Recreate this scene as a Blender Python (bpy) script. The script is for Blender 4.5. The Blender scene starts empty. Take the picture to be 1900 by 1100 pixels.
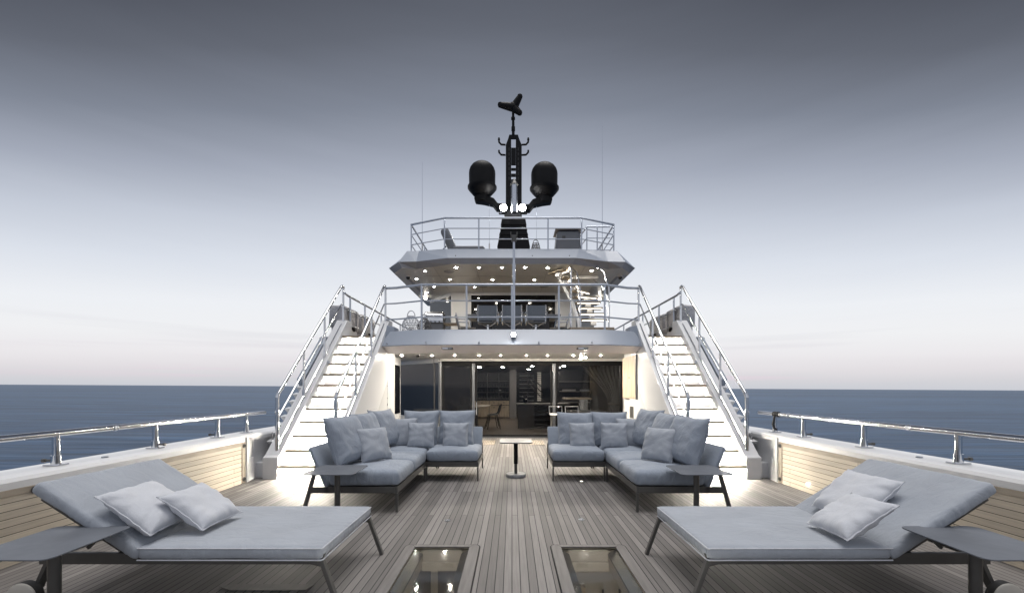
import bpy, bmesh, math, random
from mathutils import Vector, Matrix, noise
R = math.radians
random.seed(7)
sc = bpy.context.scene
COL = sc.collection
CAM = Vector((0, 0, 1.4)); F = 800.0; CX = 950.0; HY = 718.5

def at(px, py, Y):
    """world point of a photo pixel at depth Y"""
    return Vector(((px - CX) / F * Y, Y, 1.4 - (py - HY) / F * Y))

# ------------------------------------------------------------------ materials
def new_mat(name):
    m = bpy.data.materials.new(name); m.use_nodes = True
    nt = m.node_tree
    return m, nt, nt.nodes['Principled BSDF']

def N(nt, typ, **kw):
    n = nt.nodes.new(typ)
    for k, v in kw.items():
        if k in n.inputs: n.inputs[k].default_value = v
        else: setattr(n, k, v)
    return n

def c4(c): return (c[0], c[1], c[2], 1.0)

def noise_var(nt, base, amount, scale, vec=None, detail=4.0):
    """base colour varied in value by a noise"""
    tc = vec
    if tc is None:
        t = N(nt, 'ShaderNodeTexCoord'); tc = t.outputs['Object']
    n = N(nt, 'ShaderNodeTexNoise', Scale=scale, Detail=detail)
    nt.links.new(tc, n.inputs['Vector'])
    r = N(nt, 'ShaderNodeValToRGB')
    r.color_ramp.elements[0].position = .3; r.color_ramp.elements[1].position = .7
    r.color_ramp.elements[0].color = c4([x * (1 - amount) for x in base])
    r.color_ramp.elements[1].color = c4([min(1, x * (1 + amount)) for x in base])
    nt.links.new(n.outputs['Fac'], r.inputs['Fac'])
    return r.outputs['Color'], n, tc

def paint(name, col, rough=.35, var=.05, scale=1.5, spec=.5, metal=0.0, coat=0.0, bump=0.0, bscale=40):
    m, nt, b = new_mat(name)
    out, n, tc = noise_var(nt, col, var, scale)
    nt.links.new(out, b.inputs['Base Color'])
    b.inputs['Roughness'].default_value = rough
    b.inputs['Specular IOR Level'].default_value = spec
    b.inputs['Metallic'].default_value = metal
    b.inputs['Coat Weight'].default_value = coat
    b.inputs['Coat Roughness'].default_value = .08
    rn = N(nt, 'ShaderNodeTexNoise', Scale=scale * 4, Detail=5.0)
    nt.links.new(tc, rn.inputs['Vector'])
    mr = N(nt, 'ShaderNodeMapRange')
    mr.inputs['To Min'].default_value = rough * .8; mr.inputs['To Max'].default_value = min(1, rough * 1.25)
    nt.links.new(rn.outputs['Fac'], mr.inputs['Value']); nt.links.new(mr.outputs['Result'], b.inputs['Roughness'])
    if bump:
        bn = N(nt, 'ShaderNodeTexNoise', Scale=bscale, Detail=3.0)
        nt.links.new(tc, bn.inputs['Vector'])
        bp = N(nt, 'ShaderNodeBump', Strength=bump, Distance=.01)
        nt.links.new(bn.outputs['Fac'], bp.inputs['Height']); nt.links.new(bp.outputs['Normal'], b.inputs['Normal'])
    return m

def fabric(name, col, var=.10, wr=.35):
    m, nt, b = new_mat(name)
    out, n, tc = noise_var(nt, col, var, 3.0)
    fine = N(nt, 'ShaderNodeTexNoise', Scale=260.0, Detail=2.0)
    nt.links.new(tc, fine.inputs['Vector'])
    mx = N(nt, 'ShaderNodeMix', data_type='RGBA', blend_type='MULTIPLY'); mx.inputs['Factor'].default_value = .35
    nt.links.new(out, mx.inputs['A']); nt.links.new(fine.outputs['Color'], mx.inputs['B'])
    g = N(nt, 'ShaderNodeHueSaturation', Saturation=1.0, Value=1.2)
    bw = N(nt, 'ShaderNodeRGBToBW'); nt.links.new(fine.outputs['Color'], bw.inputs['Color'])
    nt.links.new(bw.outputs['Val'], mx.inputs['B'])
    nt.links.new(mx.outputs['Result'], g.inputs['Color']); nt.links.new(g.outputs['Color'], b.inputs['Base Color'])
    b.inputs['Roughness'].default_value = .9; b.inputs['Specular IOR Level'].default_value = .2
    b.inputs['Sheen Weight'].default_value = .12
    # soft creases: stretched distorted noise
    mp = N(nt, 'ShaderNodeMapping'); mp.inputs['Scale'].default_value = (5, 9, 5); mp.inputs['Rotation'].default_value = (.3, .2, .6)
    nt.links.new(tc, mp.inputs['Vector'])
    w = N(nt, 'ShaderNodeTexNoise', Scale=1.0, Detail=3.0, Distortion=1.6)
    nt.links.new(mp.outputs['Vector'], w.inputs['Vector'])
    b1 = N(nt, 'ShaderNodeBump', Strength=wr, Distance=.06); nt.links.new(w.outputs['Fac'], b1.inputs['Height'])
    b2 = N(nt, 'ShaderNodeBump', Strength=.15, Distance=.002)
    nt.links.new(fine.outputs['Fac'], b2.inputs['Height']); nt.links.new(b1.outputs['Normal'], b2.inputs['Normal'])
    nt.links.new(b2.outputs['Normal'], b.inputs['Normal'])
    return m

def planks(name, c1, c2, seam, row, length, mapping, seam_w=.0045, rough=.6, stain=.25):
    """caulked teak planking; mapping 'deck' (planks along Y), 'wall' (planks along Y, rows in Z) or 'wallx'"""
    m, nt, b = new_mat(name)
    t = N(nt, 'ShaderNodeTexCoord'); s = N(nt, 'ShaderNodeSeparateXYZ'); cmb = N(nt, 'ShaderNodeCombineXYZ')
    nt.links.new(t.outputs['Object'], s.inputs[0])
    a, r_ = {'deck': ('Y', 'X'), 'wall': ('Y', 'Z'), 'wallx': ('X', 'Z'), 'across': ('X', 'Y')}[mapping]
    nt.links.new(s.outputs[a], cmb.inputs['X']); nt.links.new(s.outputs[r_], cmb.inputs['Y'])
    br = N(nt, 'ShaderNodeTexBrick')
    br.offset = .37; br.offset_frequency = 3; br.squash = 1.0
    br.inputs['Color1'].default_value = c4(c1); br.inputs['Color2'].default_value = c4(c2); br.inputs['Mortar'].default_value = c4(seam)
    br.inputs['Scale'].default_value = 1.0; br.inputs['Mortar Size'].default_value = seam_w / 2; br.inputs['Mortar Smooth'].default_value = .1
    br.inputs['Brick Width'].default_value = length; br.inputs['Row Height'].default_value = row; br.inputs['Bias'].default_value = 0
    nt.links.new(cmb.outputs[0], br.inputs['Vector'])
    # grain, stretched along the plank
    mp = N(nt, 'ShaderNodeMapping'); mp.inputs['Scale'].default_value = (2.5, 70, 1)
    nt.links.new(cmb.outputs[0], mp.inputs['Vector'])
    gr = N(nt, 'ShaderNodeTexNoise', Scale=1.0, Detail=6.0, Roughness=.7); nt.links.new(mp.outputs[0], gr.inputs['Vector'])
    mr = N(nt, 'ShaderNodeMapRange'); mr.inputs['To Min'].default_value = .58; mr.inputs['To Max'].default_value = 1.42
    nt.links.new(gr.outputs['Fac'], mr.inputs['Value'])
    big = N(nt, 'ShaderNodeTexNoise', Scale=.9, Detail=5.0); nt.links.new(t.outputs['Object'], big.inputs['Vector'])
    mr2 = N(nt, 'ShaderNodeMapRange'); mr2.inputs['To Min'].default_value = 1 - stain; mr2.inputs['To Max'].default_value = 1 + stain
    nt.links.new(big.outputs['Fac'], mr2.inputs['Value'])
    mul = N(nt, 'ShaderNodeMath', operation='MULTIPLY'); nt.links.new(mr.outputs[0], mul.inputs[0]); nt.links.new(mr2.outputs[0], mul.inputs[1])
    vm = N(nt, 'ShaderNodeVectorMath', operation='SCALE'); nt.links.new(br.outputs['Color'], vm.inputs[0]); nt.links.new(mul.outputs[0], vm.inputs['Scale'])
    nt.links.new(vm.outputs[0], b.inputs['Base Color'])
    b.inputs['Roughness'].default_value = rough; b.inputs['Specular IOR Level'].default_value = .3
    inv = N(nt, 'ShaderNodeMath', operation='MULTIPLY_ADD'); inv.inputs[1].default_value = -1.0
    nt.links.new(br.outputs['Fac'], inv.inputs[0])
    g2 = N(nt, 'ShaderNodeMath', operation='MULTIPLY'); g2.inputs[1].default_value = .25; nt.links.new(gr.outputs['Fac'], g2.inputs[0])
    nt.links.new(g2.outputs[0], inv.inputs[2])
    bp = N(nt, 'ShaderNodeBump', Strength=.4, Distance=.003); nt.links.new(inv.outputs[0], bp.inputs['Height'])
    nt.links.new(bp.outputs[0], b.inputs['Normal'])
    return m

def wood(name, col, scale=(2, 2, 30), var=.3, rough=.5):
    m, nt, b = new_mat(name)
    t = N(nt, 'ShaderNodeTexCoord'); mp = N(nt, 'ShaderNodeMapping'); mp.inputs['Scale'].default_value = scale
    nt.links.new(t.outputs['Object'], mp.inputs['Vector'])
    out, n, _ = noise_var(nt, col, var, 1.0, mp.outputs[0], 6.0)
    nt.links.new(out, b.inputs['Base Color']); b.inputs['Roughness'].default_value = rough
    return m

def glow(name, col, strength):
    m, nt, b = new_mat(name)
    b.inputs['Base Color'].default_value = c4(col)
    b.inputs['Emission Color'].default_value = c4(col); b.inputs['Emission Strength'].default_value = strength
    return m

def glass(name, tint, refl_rough=.02, ior=1.45, wav=0):
    """clear tinted sheet: transparent below, fresnel mirror above"""
    m, nt, b = new_mat(name); nt.nodes.remove(b)
    o = nt.nodes['Material Output']
    tr = N(nt, 'ShaderNodeBsdfTransparent', Color=c4(tint)); gl = N(nt, 'ShaderNodeBsdfGlossy', Color=c4((.9, .93, 1)), Roughness=refl_rough)
    fr = N(nt, 'ShaderNodeFresnel', IOR=ior); mx = N(nt, 'ShaderNodeMixShader')
    ge = N(nt, 'ShaderNodeNewGeometry'); mi = N(nt, 'ShaderNodeMapRange'); mi.inputs['To Min'].default_value = ior; mi.inputs['To Max'].default_value = 1 / ior
    nt.links.new(ge.outputs['Backfacing'], mi.inputs['Value']); nt.links.new(mi.outputs[0], fr.inputs['IOR'])
    nt.links.new(fr.outputs[0], mx.inputs[0]); nt.links.new(tr.outputs[0], mx.inputs[1]); nt.links.new(gl.outputs[0], mx.inputs[2])
    nt.links.new(mx.outputs[0], o.inputs['Surface'])
    if wav:
        tc = N(nt, 'ShaderNodeTexCoord'); nn = N(nt, 'ShaderNodeTexNoise', Scale=wav, Detail=2.0); nt.links.new(tc.outputs['Object'], nn.inputs['Vector'])
        bp = N(nt, 'ShaderNodeBump', Strength=.05, Distance=.01); nt.links.new(nn.outputs['Fac'], bp.inputs['Height']); nt.links.new(bp.outputs[0], gl.inputs['Normal'])
    return m

M = {}
M['white'] = paint('white_gelcoat', (.72, .72, .725), .32, .03, .8, .5, coat=.15)
M['wall_white'] = paint('white_wall_paint', (.52, .52, .52), .6, .02, .8, .3)
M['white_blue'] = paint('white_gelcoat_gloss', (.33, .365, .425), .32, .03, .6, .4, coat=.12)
M['lip'] = paint('lip_paint', (.76, .71, .71), .4, .03, .6)
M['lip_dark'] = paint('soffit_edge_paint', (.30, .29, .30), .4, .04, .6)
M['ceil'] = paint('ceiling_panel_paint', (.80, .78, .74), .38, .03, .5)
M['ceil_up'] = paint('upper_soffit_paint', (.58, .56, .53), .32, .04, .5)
M['chrome'] = paint('polished_steel', (.70, .71, .73), .12, .04, 3, metal=1.0)
M['steel'] = paint('brushed_steel', (.50, .53, .58), .28, .06, 3, metal=1.0)
M['rail'] = paint('satin_rail_steel', (.50, .53, .59), .3, .06, 3, metal=1.0)
M['dark_metal'] = paint('dark_bronze_metal', (.092, .089, .084), .36, .15, 6, metal=.25)
M['table_metal'] = paint('graphite_sheet_metal', (.16, .172, .195), .45, .10, 5, metal=.3, bump=.03, bscale=120)
M['wheelcap'] = paint('wheel_cap_paint', (.46, .44, .40), .4, .06, 5)
M['black'] = paint('black_paint', (.006, .006, .007), .5, .2, 3, spec=.18)
M['black_gloss'] = paint('black_gloss', (.008, .008, .010), .16, .2, 3)
M['rubber'] = paint('black_rubber', (.015, .015, .016), .7, .2, 10)
M['table_pale'] = paint('pale_table_top', (.27, .268, .265), .4, .04, 3)
M['stone'] = paint('grey_marble', (.34, .34, .35), .3, .3, 14)
M['fab_sofa'] = fabric('sofa_fabric', (.285, .320, .375))
M['fab_back'] = fabric('sofa_back_fabric', (.27, .305, .36), .06, .1)
M['fab_cush'] = fabric('cushion_fabric', (.288, .320, .372), .08, .3)
M['fab_scat'] = fabric('scatter_cushion_fabric', (.355, .380, .422), .06, .18)
M['fab_lounger'] = fabric('lounger_fabric', (.345, .37, .41), .07, .22)
M['fab_pillow'] = fabric('pillow_fabric', (.55, .565, .60), .06, .2)
M['canvas'] = fabric('canvas_cover', (.50, .49, .50), .25, .8)
M['deck'] = planks('teak_deck', (.222, .208, .199), (.118, .110, .106), (.012, .012, .013), .0612, 2.9, 'deck', .0068)
M['teak_wall'] = planks('teak_bulwark_planks', (.60, .53, .43), (.48, .42, .34), (.035, .03, .026), .062, 1.9, 'wall', .005, .55, .15)
M['teak_edge'] = wood('teak_border', (.150, .140, .134), (40, 3, 10), .18, .6)
M['teak_nosing'] = wood('teak_nosing', (.25, .205, .15), (3, 40, 40), .2, .6)
M['teak_tread'] = wood('teak_tread', (.36, .30, .22), (3, 40, 40), .2, .6)
M['teak_plain'] = wood('pale_teak', (.34, .29, .23), (20, 3, 20), .2, .6)
M['oak'] = wood('pale_oak', (.42, .34, .25), (14, 14, 2), .22, .5)
M['in_floor'] = planks('interior_floor', (.16, .13, .105), (.11, .09, .075), (.03, .025, .02), .14, 1.6, 'across', .003, .28, .1)
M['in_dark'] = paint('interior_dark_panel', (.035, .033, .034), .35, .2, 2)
M['in_wall'] = paint('interior_wall', (.22, .21, .21), .5, .05, 2)
M['in_shelf'] = paint('shelf_edge', (.14, .13, .12), .5, .1, 4)
M['curtain'] = fabric('sheer_curtain', (.16, .155, .15), .15, .3)
M['bottle'] = paint('dark_bottle_glass', (.03, .035, .035), .08, .3, 8)
M['mesh'] = paint('chair_mesh_fabric', (.20, .225, .26), .8, .08, 30)
M['navy'] = paint('smoked_glass', (.012, .016, .024), .05, .1, 1, spec=.6)
M['smoke'] = paint('smoked_glass_dark', (.006, .006, .007), .06, .1, 1, spec=.5)
M['wicker'] = paint('pale_rope_wicker', (.50, .51, .54), .7, .15, 20)
M['wicker_dark'] = paint('grey_rope_wicker', (.12, .12, .125), .7, .15, 20)
M['cabinet'] = paint('grey_cabinet_paint', (.17, .18, .20), .4, .05, 2)
M['glass'] = glass('clear_glass', (.72, .72, .72), ior=1.32)
M['sky_glass'] = glass('skylight_glass', (.82, .82, .80), .05, 1.22, 3)
M['frame'] = paint('grey_window_frame', (.16, .165, .175), .3, .08, 3, metal=.7)
M['cream'] = paint('cabin_cream', (.50, .46, .40), .5, .06, 2)
M['border_grey'] = paint('glass_border_grey', (.05, .05, .05), .3, .2, 8)
M['cab_grey'] = paint('cabin_grey_panel', (.15, .145, .14), .4, .1, 3)
M['led'] = glow('stair_led', (1.0, .935, .80), 420)
M['added_wash'] = glow('added_stair_wash', (1.0, .92, .78), 400)
M['lamp'] = glow('downlight_glow', (1.0, .915, .78), 4000)
M['lamp_soft'] = glow('upper_downlight_glow', (1.0, .92, .78), 420)
M['lamp_in'] = glow('interior_light_glow', (1.0, .92, .80), 600)
M['wall_glow'] = glow('wall_lamp_glow', (1, .94, .82), 22)
M['spot'] = glow('floodlight_glow', (1.0, .985, .96), 260)
M['fspot'] = glow('fascia_lamp_glow', (1, .985, .96), 60)
M['deck_lamp'] = glow('deck_light_glow', (1.0, .93, .78), 5)
M['ring'] = paint('pale_deck_ring', (.62, .62, .60), .4, .05, 4)

# ------------------------------------------------------------------ mesh builder
ORIGIN = {}
class MB:
    def __init__(self): self.b = bmesh.new()
    def _face(self, vs):
        try: return self.b.faces.new(vs)
        except ValueError: return None
    def hexa(self, p):
        v = [self.b.verts.new(q) for q in p]
        for f in ((0, 1, 2, 3), (7, 6, 5, 4), (0, 4, 5, 1), (1, 5, 6, 2), (2, 6, 7, 3), (3, 7, 4, 0)): self._face([v[i] for i in f])
        return self
    def box(self, x0, x1, y0, y1, z0, z1, m=None):
        p = [Vector(q) for q in ((x0, y0, z0), (x1, y0, z0), (x1, y1, z0), (x0, y1, z0), (x0, y0, z1), (x1, y0, z1), (x1, y1, z1), (x0, y1, z1))]
        if m is not None: p = [m @ q for q in p]
        return self.hexa(p)
    def beam(self, a, b, w, h, up=(0, 0, 1)):
        a, b = Vector(a), Vector(b); d = (b - a).normalized(); u = Vector(up)
        s = d.cross(u)
        if s.length < 1e-4: s = d.cross(Vector((0, 1, 0)))
        s.normalize(); t = s.cross(d).normalized(); s *= w / 2; t *= h / 2
        return self.hexa([a - s - t, a + s - t, a + s + t, a - s + t, b - s - t, b + s - t, b + s + t, b - s + t])
    def prism(self, pts, vec):
        vec = Vector(vec); n = len(pts)
        a = [self.b.verts.new(Vector(p)) for p in pts]; c = [self.b.verts.new(Vector(p) + vec) for p in pts]
        self._face(a[::-1]); self._face(c)
        for i in range(n): self._face([a[i], a[(i + 1) % n], c[(i + 1) % n], c[i]])
        return self
    def poly(self, pts):
        self._face([self.b.verts.new(Vector(p)) for p in pts]); return self
    def loft(self, rows, close=False):
        vs = [[self.b.verts.new(Vector(p)) for p in r] for r in rows]
        for i in range(len(vs) - 1):
            n = len(vs[i])
            for j in range(n if close else n - 1):
                self._face([vs[i][j], vs[i][(j + 1) % n], vs[i + 1][(j + 1) % n], vs[i + 1][j]])
        return vs
    def tube(self, pts, r, n=8, r1=None):
        pts = [Vector(p) for p in pts]; rows = []; ref = None
        for i, p in enumerate(pts):
            d = (pts[min(i + 1, len(pts) - 1)] - pts[max(i - 1, 0)]).normalized()
            if ref is None:
                ref = Vector((0, 0, 1)) if abs(d.z) < .9 else Vector((1, 0, 0))
            s = d.cross(ref); s.normalize(); t = s.cross(d).normalized(); ref = t
            k = 1.0
            if 0 < i < len(pts) - 1:
                d0 = (p - pts[i - 1]).normalized(); d1 = (pts[i + 1] - p).normalized()
                k = 1 / max(.5, math.sqrt(max(.05, (1 + d0.dot(d1)) / 2)))
                k = min(k, 1.3)
            rr = r if r1 is None else r + (r1 - r) * i / (len(pts) - 1)
            rows.append([p + (s * math.cos(2 * math.pi * j / n) + t * math.sin(2 * math.pi * j / n)) * rr * k for j in range(n)])
        vs = self.loft(rows, True); self._face(vs[0][::-1]); self._face(vs[-1])
        return self
    def cyl(self, a, b, r, n=20, r1=None):
        return self.tube([a, b], r, n, r1)
    def lathe(self, prof, c, n=28, axis='z', cap=True):
        c = Vector(c); rows = []
        for r, z in prof:
            row = []
            for j in range(n):
                a = 2 * math.pi * j / n
                q = Vector((r * math.cos(a), r * math.sin(a), z))
                if axis == 'x': q = Vector((z, r * math.cos(a), r * math.sin(a)))
                if axis == 'y': q = Vector((r * math.cos(a), z, r * math.sin(a)))
                row.append(c + q)
            rows.append(row)
        vs = self.loft(rows, True)
        if cap: self._face(vs[0][::-1]); self._face(vs[-1])
        return self
    def build(self, name, mat, parent=None, smooth=False, bevel=0.0, seg=2, recalc=True, shift=None, auto=40):
        if recalc: bmesh.ops.recalc_face_normals(self.b, faces=self.b.faces)
        me = bpy.data.meshes.new(name); org = ORIGIN.get(parent.name, Vector()) if parent is not None else Vector(shift or (0, 0, 0))
        for v in self.b.verts: v.co -= org
        self.b.to_mesh(me); self.b.free()
        me.materials.append(M[mat] if isinstance(mat, str) else mat)
        o = bpy.data.objects.new(name, me); COL.objects.link(o)
        if parent is not None: o.parent = parent; ORIGIN[o.name] = org
        else: o.location = org; ORIGIN[o.name] = org
        if smooth:
            for p in me.polygons: p.use_smooth = True
            try: me.set_sharp_from_angle(angle=R(auto))
            except Exception: pass
        if bevel:
            bv = o.modifiers.new('bevel', 'BEVEL'); bv.width = bevel; bv.segments = seg; bv.limit_method = 'ANGLE'; bv.angle_limit = R(35)
        return o

def tag(o, label, cat, group=None, kind=None):
    if label: o['label'] = label
    if cat: o['category'] = cat
    if group: o['group'] = group
    if kind: o['kind'] = kind
    return o
def thing(name, label, cat, loc=(0, 0, 0), group=None):
    o = bpy.data.objects.new(name, None); COL.objects.link(o); o.location = loc; o.empty_display_size = .1
    ORIGIN[o.name] = Vector(loc)
    return tag(o, label, cat, group)
def dup(root, loc=None, rotz=None, label=None, group=None):
    def cp(o, par):
        c = o.copy(); COL.objects.link(c)
        if par is not None: c.parent = par
        for ch in list(o.children): cp(ch, c)
        return c
    r = cp(root, None)
    if loc is not None: r.location = loc
    if rotz is not None: r.rotation_euler = (0, 0, rotz)
    if label: r['label'] = label
    if group: r['group'] = group
    return r
ORD = ['first', 'second', 'third', 'fourth', 'fifth', 'sixth', 'seventh', 'eighth', 'ninth', 'tenth', 'eleventh', 'twelfth']
SIDE = {-1: 'left', 1: 'right'}

def soft_box(mb, hx, hy, hz, r, puff=0, seed=0, amp=.004, freq=6, mat=None, n=10, pucker=0):
    """rounded upholstered block centred on the origin (half sizes), puffed on top"""
    def ax(h, k):
        rr = min(r, h * .98)
        e = [-h, -h + rr * .12, -h + rr * .4, -h + rr]
        mid = [-h + rr + (2 * h - 2 * rr) * i / k for i in range(1, k)]
        return e + mid + [-x for x in e[::-1]]
    X, Y, Z = ax(hx, n), ax(hy, n), ax(hz, 2)
    cache = {}
    def V(p):
        key = tuple(round(c, 6) for c in p)
        if key in cache: return cache[key]
        p = Vector(p); rr = (min(r, hx * .98), min(r, hy * .98), min(r, hz * .98)); h = (hx, hy, hz)
        q = Vector([max(-(h[i] - rr[i]), min(h[i] - rr[i], p[i])) for i in range(3)])
        d = p - q
        e = Vector([d[i] / rr[i] for i in range(3)])
        if e.length > 1e-6:
            e.normalize(); p = q + Vector([e[i] * rr[i] for i in range(3)])
        u, v = p.x / hx, p.y / hy
        g = (1 - abs(u) ** 3) * (1 - abs(v) ** 3)
        p.z += puff * g * (.5 + .5 * p.z / hz)
        nz = noise.noise(p * freq + Vector((seed * 7.3, seed * 3.1, seed)))
        nz2 = noise.noise(Vector((p.x * freq * .5, p.y * freq * 2.4, p.z)) + Vector((seed, 9, 2)))
        p += (p - q * .9).normalized() * (nz + .6 * nz2) * amp
        if pucker:
            for i_, (a_, h_, o_) in enumerate(((p.x, hx, p.y), (p.y, hy, p.x))):
                e_ = max(0, (abs(a_) / h_ - .90) / .10)
                if e_ > 0:
                    f_ = noise.noise(Vector((o_ * 28, seed * 2.1 + i_ * 5 + (1 if a_ > 0 else 0), p.z * 6))) + .5 * noise.noise(Vector((o_ * 55, seed, p.z * 9)))
                    p[i_] += math.copysign(f_ * pucker * min(1, e_), a_); p.z += f_ * pucker * .5 * min(1, e_)
        if mat is not None: p = mat @ p
        w = mb.b.verts.new(p); cache[key] = w; return w
    def sheet(A, B, f):
        for i in range(len(A) - 1):
            for j in range(len(B) - 1):
                mb._face([V(f(A[i], B[j])), V(f(A[i + 1], B[j])), V(f(A[i + 1], B[j + 1])), V(f(A[i], B[j + 1]))])
    for s in (-1, 1):
        sheet(X, Y, lambda a, b: (a, b, s * hz)); sheet(X, Z, lambda a, b: (a, s * hy, b)); sheet(Y, Z, lambda a, b: (s * hx, a, b))
    return mb

def pillow_mb(w, h, t, seed, n=26, slump=.12):
    mb = MB(); rnd = random.Random(seed); rows = {}
    ph = [rnd.uniform(0, 6.28) for _ in range(8)]
    pull = [rnd.uniform(.03, .09) for _ in range(4)]
    def pt(i, j, s):
        u = -1 + 2 * i / n; v = -1 + 2 * j / n
        su = math.copysign(abs(u) ** .85, u); sv = math.copysign(abs(v) ** .85, v)
        cu = pull[0] if u > 0 else pull[1]; cv = pull[2] if v > 0 else pull[3]
        x = w / 2 * su * (1 - cu * (1 - v * v) * abs(u) ** 2); z = h / 2 * sv * (1 - cv * (1 - u * u) * abs(v) ** 2)
        g = max(0, (1 - u ** 4)) * max(0, (1 - v ** 4))
        th = t / 2 * g ** .62 * (1 + slump * -v) * (1 - .12 * abs(u * v))
        q = Vector((x, 0, z))
        e = max(abs(u), abs(v))
        th += (noise.noise(Vector((x * 6 + seed * 3.7, s * 5, z * 6))) * .016 + noise.noise(Vector((x * 14 + seed, s * 3, z * 14))) * .007) * g ** .5
        # gathered folds running in from the seams
        ang = math.atan2(v, u)
        th += .010 * math.sin(ang * 11 + ph[0] + s) * e ** 3 * g ** .4 + .006 * math.sin(ang * 23 + ph[1] + s * 2) * e ** 5 * g ** .35
        edge = .002 * math.sin(u * 13 + ph[2]) + .002 * math.sin(v * 15 + ph[3])
        q.y = s * th + edge * e ** 4
        q.x += .02 * w * noise.noise(Vector((z * 3, seed, 1))); q.z += .02 * h * noise.noise(Vector((x * 3, seed, 5)))
        return q
    V = {}
    for s in (-1, 1):
        for i in range(n + 1):
            for j in range(n + 1):
                b = i in (0, n) or j in (0, n)
                k = (i, j, 0 if b else s)
                if k not in V: V[k] = mb.b.verts.new(pt(i, j, 0 if b else s))
        for i in range(n):
            for j in range(n):
                q = []
                for a, c in ((i, j), (i + 1, j), (i + 1, j + 1), (i, j + 1)):
                    b = a in (0, n) or c in (0, n); q.append(V[(a, c, 0 if b else s)])
                mb._face(q if s < 0 else q[::-1])
    rim = [(i, 0) for i in range(n)] + [(n, j) for j in range(n)] + [(i, n) for i in range(n, 0, -1)] + [(0, j) for j in range(n, -1, -1)]
    rim_pts = [V[(i, j, 0)].co.copy() for i, j in rim]
    return mb, rim_pts
def pillow(name, label, cat, group, w, h, t, seed, pos, u, v, mat):
    """u: width direction, v: upward direction of the cushion"""
    mb, rim = pillow_mb(w, h, t, seed)
    o = mb.build(name, mat, None, smooth=True, auto=80)
    u = Vector(u).normalized(); v = Vector(v); v = (v - u * v.dot(u)).normalized(); nrm = v.cross(u)  # local -y faces out
    m = Matrix((( u.x, nrm.x, v.x), (u.y, nrm.y, v.y), (u.z, nrm.z, v.z)))
    if m.determinant() < 0: m = Matrix(((u.x, -nrm.x, v.x), (u.y, -nrm.y, v.y), (u.z, -nrm.z, v.z)))
    o.matrix_world = Matrix.Translation(Vector(pos)) @ m.to_4x4()
    tag(o, label, cat, group)
    p = MB().tube(rim, .0045, 6).build('piping', mat, None, smooth=True)
    p.parent = o
    return o

# ================================================================== SETTING
sea, nt, b = new_mat('sea_water')
t = N(nt, 'ShaderNodeTexCoord'); mp = N(nt, 'ShaderNodeMapping'); mp.inputs['Scale'].default_value = (.020, .20, 1)
nt.links.new(t.outputs['Object'], mp.inputs['Vector'])
n1 = N(nt, 'ShaderNodeTexNoise', Scale=1.0, Detail=8.0, Roughness=.62); nt.links.new(mp.outputs[0], n1.inputs['Vector'])
mp2 = N(nt, 'ShaderNodeMapping'); mp2.inputs['Scale'].default_value = (.0012, .008, 1); nt.links.new(t.outputs['Object'], mp2.inputs['Vector'])
n2 = N(nt, 'ShaderNodeTexNoise', Scale=1.0, Detail=5.0); nt.links.new(mp2.outputs[0], n2.inputs['Vector'])
ad = N(nt, 'ShaderNodeMath', operation='ADD'); nt.links.new(n1.outputs['Fac'], ad.inputs[0]); nt.links.new(n2.outputs['Fac'], ad.inputs[1])
rp = N(nt, 'ShaderNodeValToRGB'); rp.color_ramp.elements[0].position = .42; rp.color_ramp.elements[1].position = .58
rp.color_ramp.elements[0].color = (.013, .042, .092, 1); rp.color_ramp.elements[1].color = (.040, .092, .172, 1)
hf = N(nt, 'ShaderNodeMath', operation='MULTIPLY'); hf.inputs[1].default_value = .5; nt.links.new(ad.outputs[0], hf.inputs[0])
nt.links.new(hf.outputs[0], rp.inputs['Fac'])
mp3 = N(nt, 'ShaderNodeMapping'); mp3.inputs['Scale'].default_value = (.10, 1.1, 1); nt.links.new(t.outputs['Object'], mp3.inputs['Vector'])
n3 = N(nt, 'ShaderNodeTexNoise', Scale=1.0, Detail=5.0, Roughness=.6); nt.links.new(mp3.outputs[0], n3.inputs['Vector'])
rip = N(nt, 'ShaderNodeMapRange'); rip.inputs['From Min'].default_value = .3; rip.inputs['From Max'].default_value = .7; rip.inputs['To Min'].default_value = .5; rip.inputs['To Max'].default_value = 1.5
nt.links.new(n3.outputs['Fac'], rip.inputs['Value'])
sc_ = N(nt, 'ShaderNodeVectorMath', operation='SCALE'); nt.links.new(rp.outputs[0], sc_.inputs[0]); nt.links.new(rip.outputs[0], sc_.inputs['Scale'])
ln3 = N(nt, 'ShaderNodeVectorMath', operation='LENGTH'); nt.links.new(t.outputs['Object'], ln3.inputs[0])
hz = N(nt, 'ShaderNodeMapRange'); hz.inputs['From Min'].default_value = 150; hz.inputs['From Max'].default_value = 6000; hz.inputs['To Max'].default_value = .55  # distance haze put into the water colour
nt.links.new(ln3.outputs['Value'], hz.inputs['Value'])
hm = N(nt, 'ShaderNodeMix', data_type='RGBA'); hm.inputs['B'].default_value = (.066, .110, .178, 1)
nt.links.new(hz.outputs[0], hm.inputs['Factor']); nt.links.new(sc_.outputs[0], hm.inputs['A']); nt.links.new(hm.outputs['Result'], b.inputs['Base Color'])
b.inputs['Roughness'].default_value = .38; b.inputs['Specular IOR Level'].default_value = .05
bp = N(nt, 'ShaderNodeBump', Strength=.5, Distance=.6); nt.links.new(n1.outputs['Fac'], bp.inputs['Height']); nt.links.new(bp.outputs[0], b.inputs['Normal'])
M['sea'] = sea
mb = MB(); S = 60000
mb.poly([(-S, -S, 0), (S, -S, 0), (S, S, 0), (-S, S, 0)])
o = mb.build('sea', 'sea', recalc=False); o.location = (0, 0, -2.7); o.rotation_euler = (0, R(.33), 0); tag(o, None, None, kind='structure')

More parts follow.
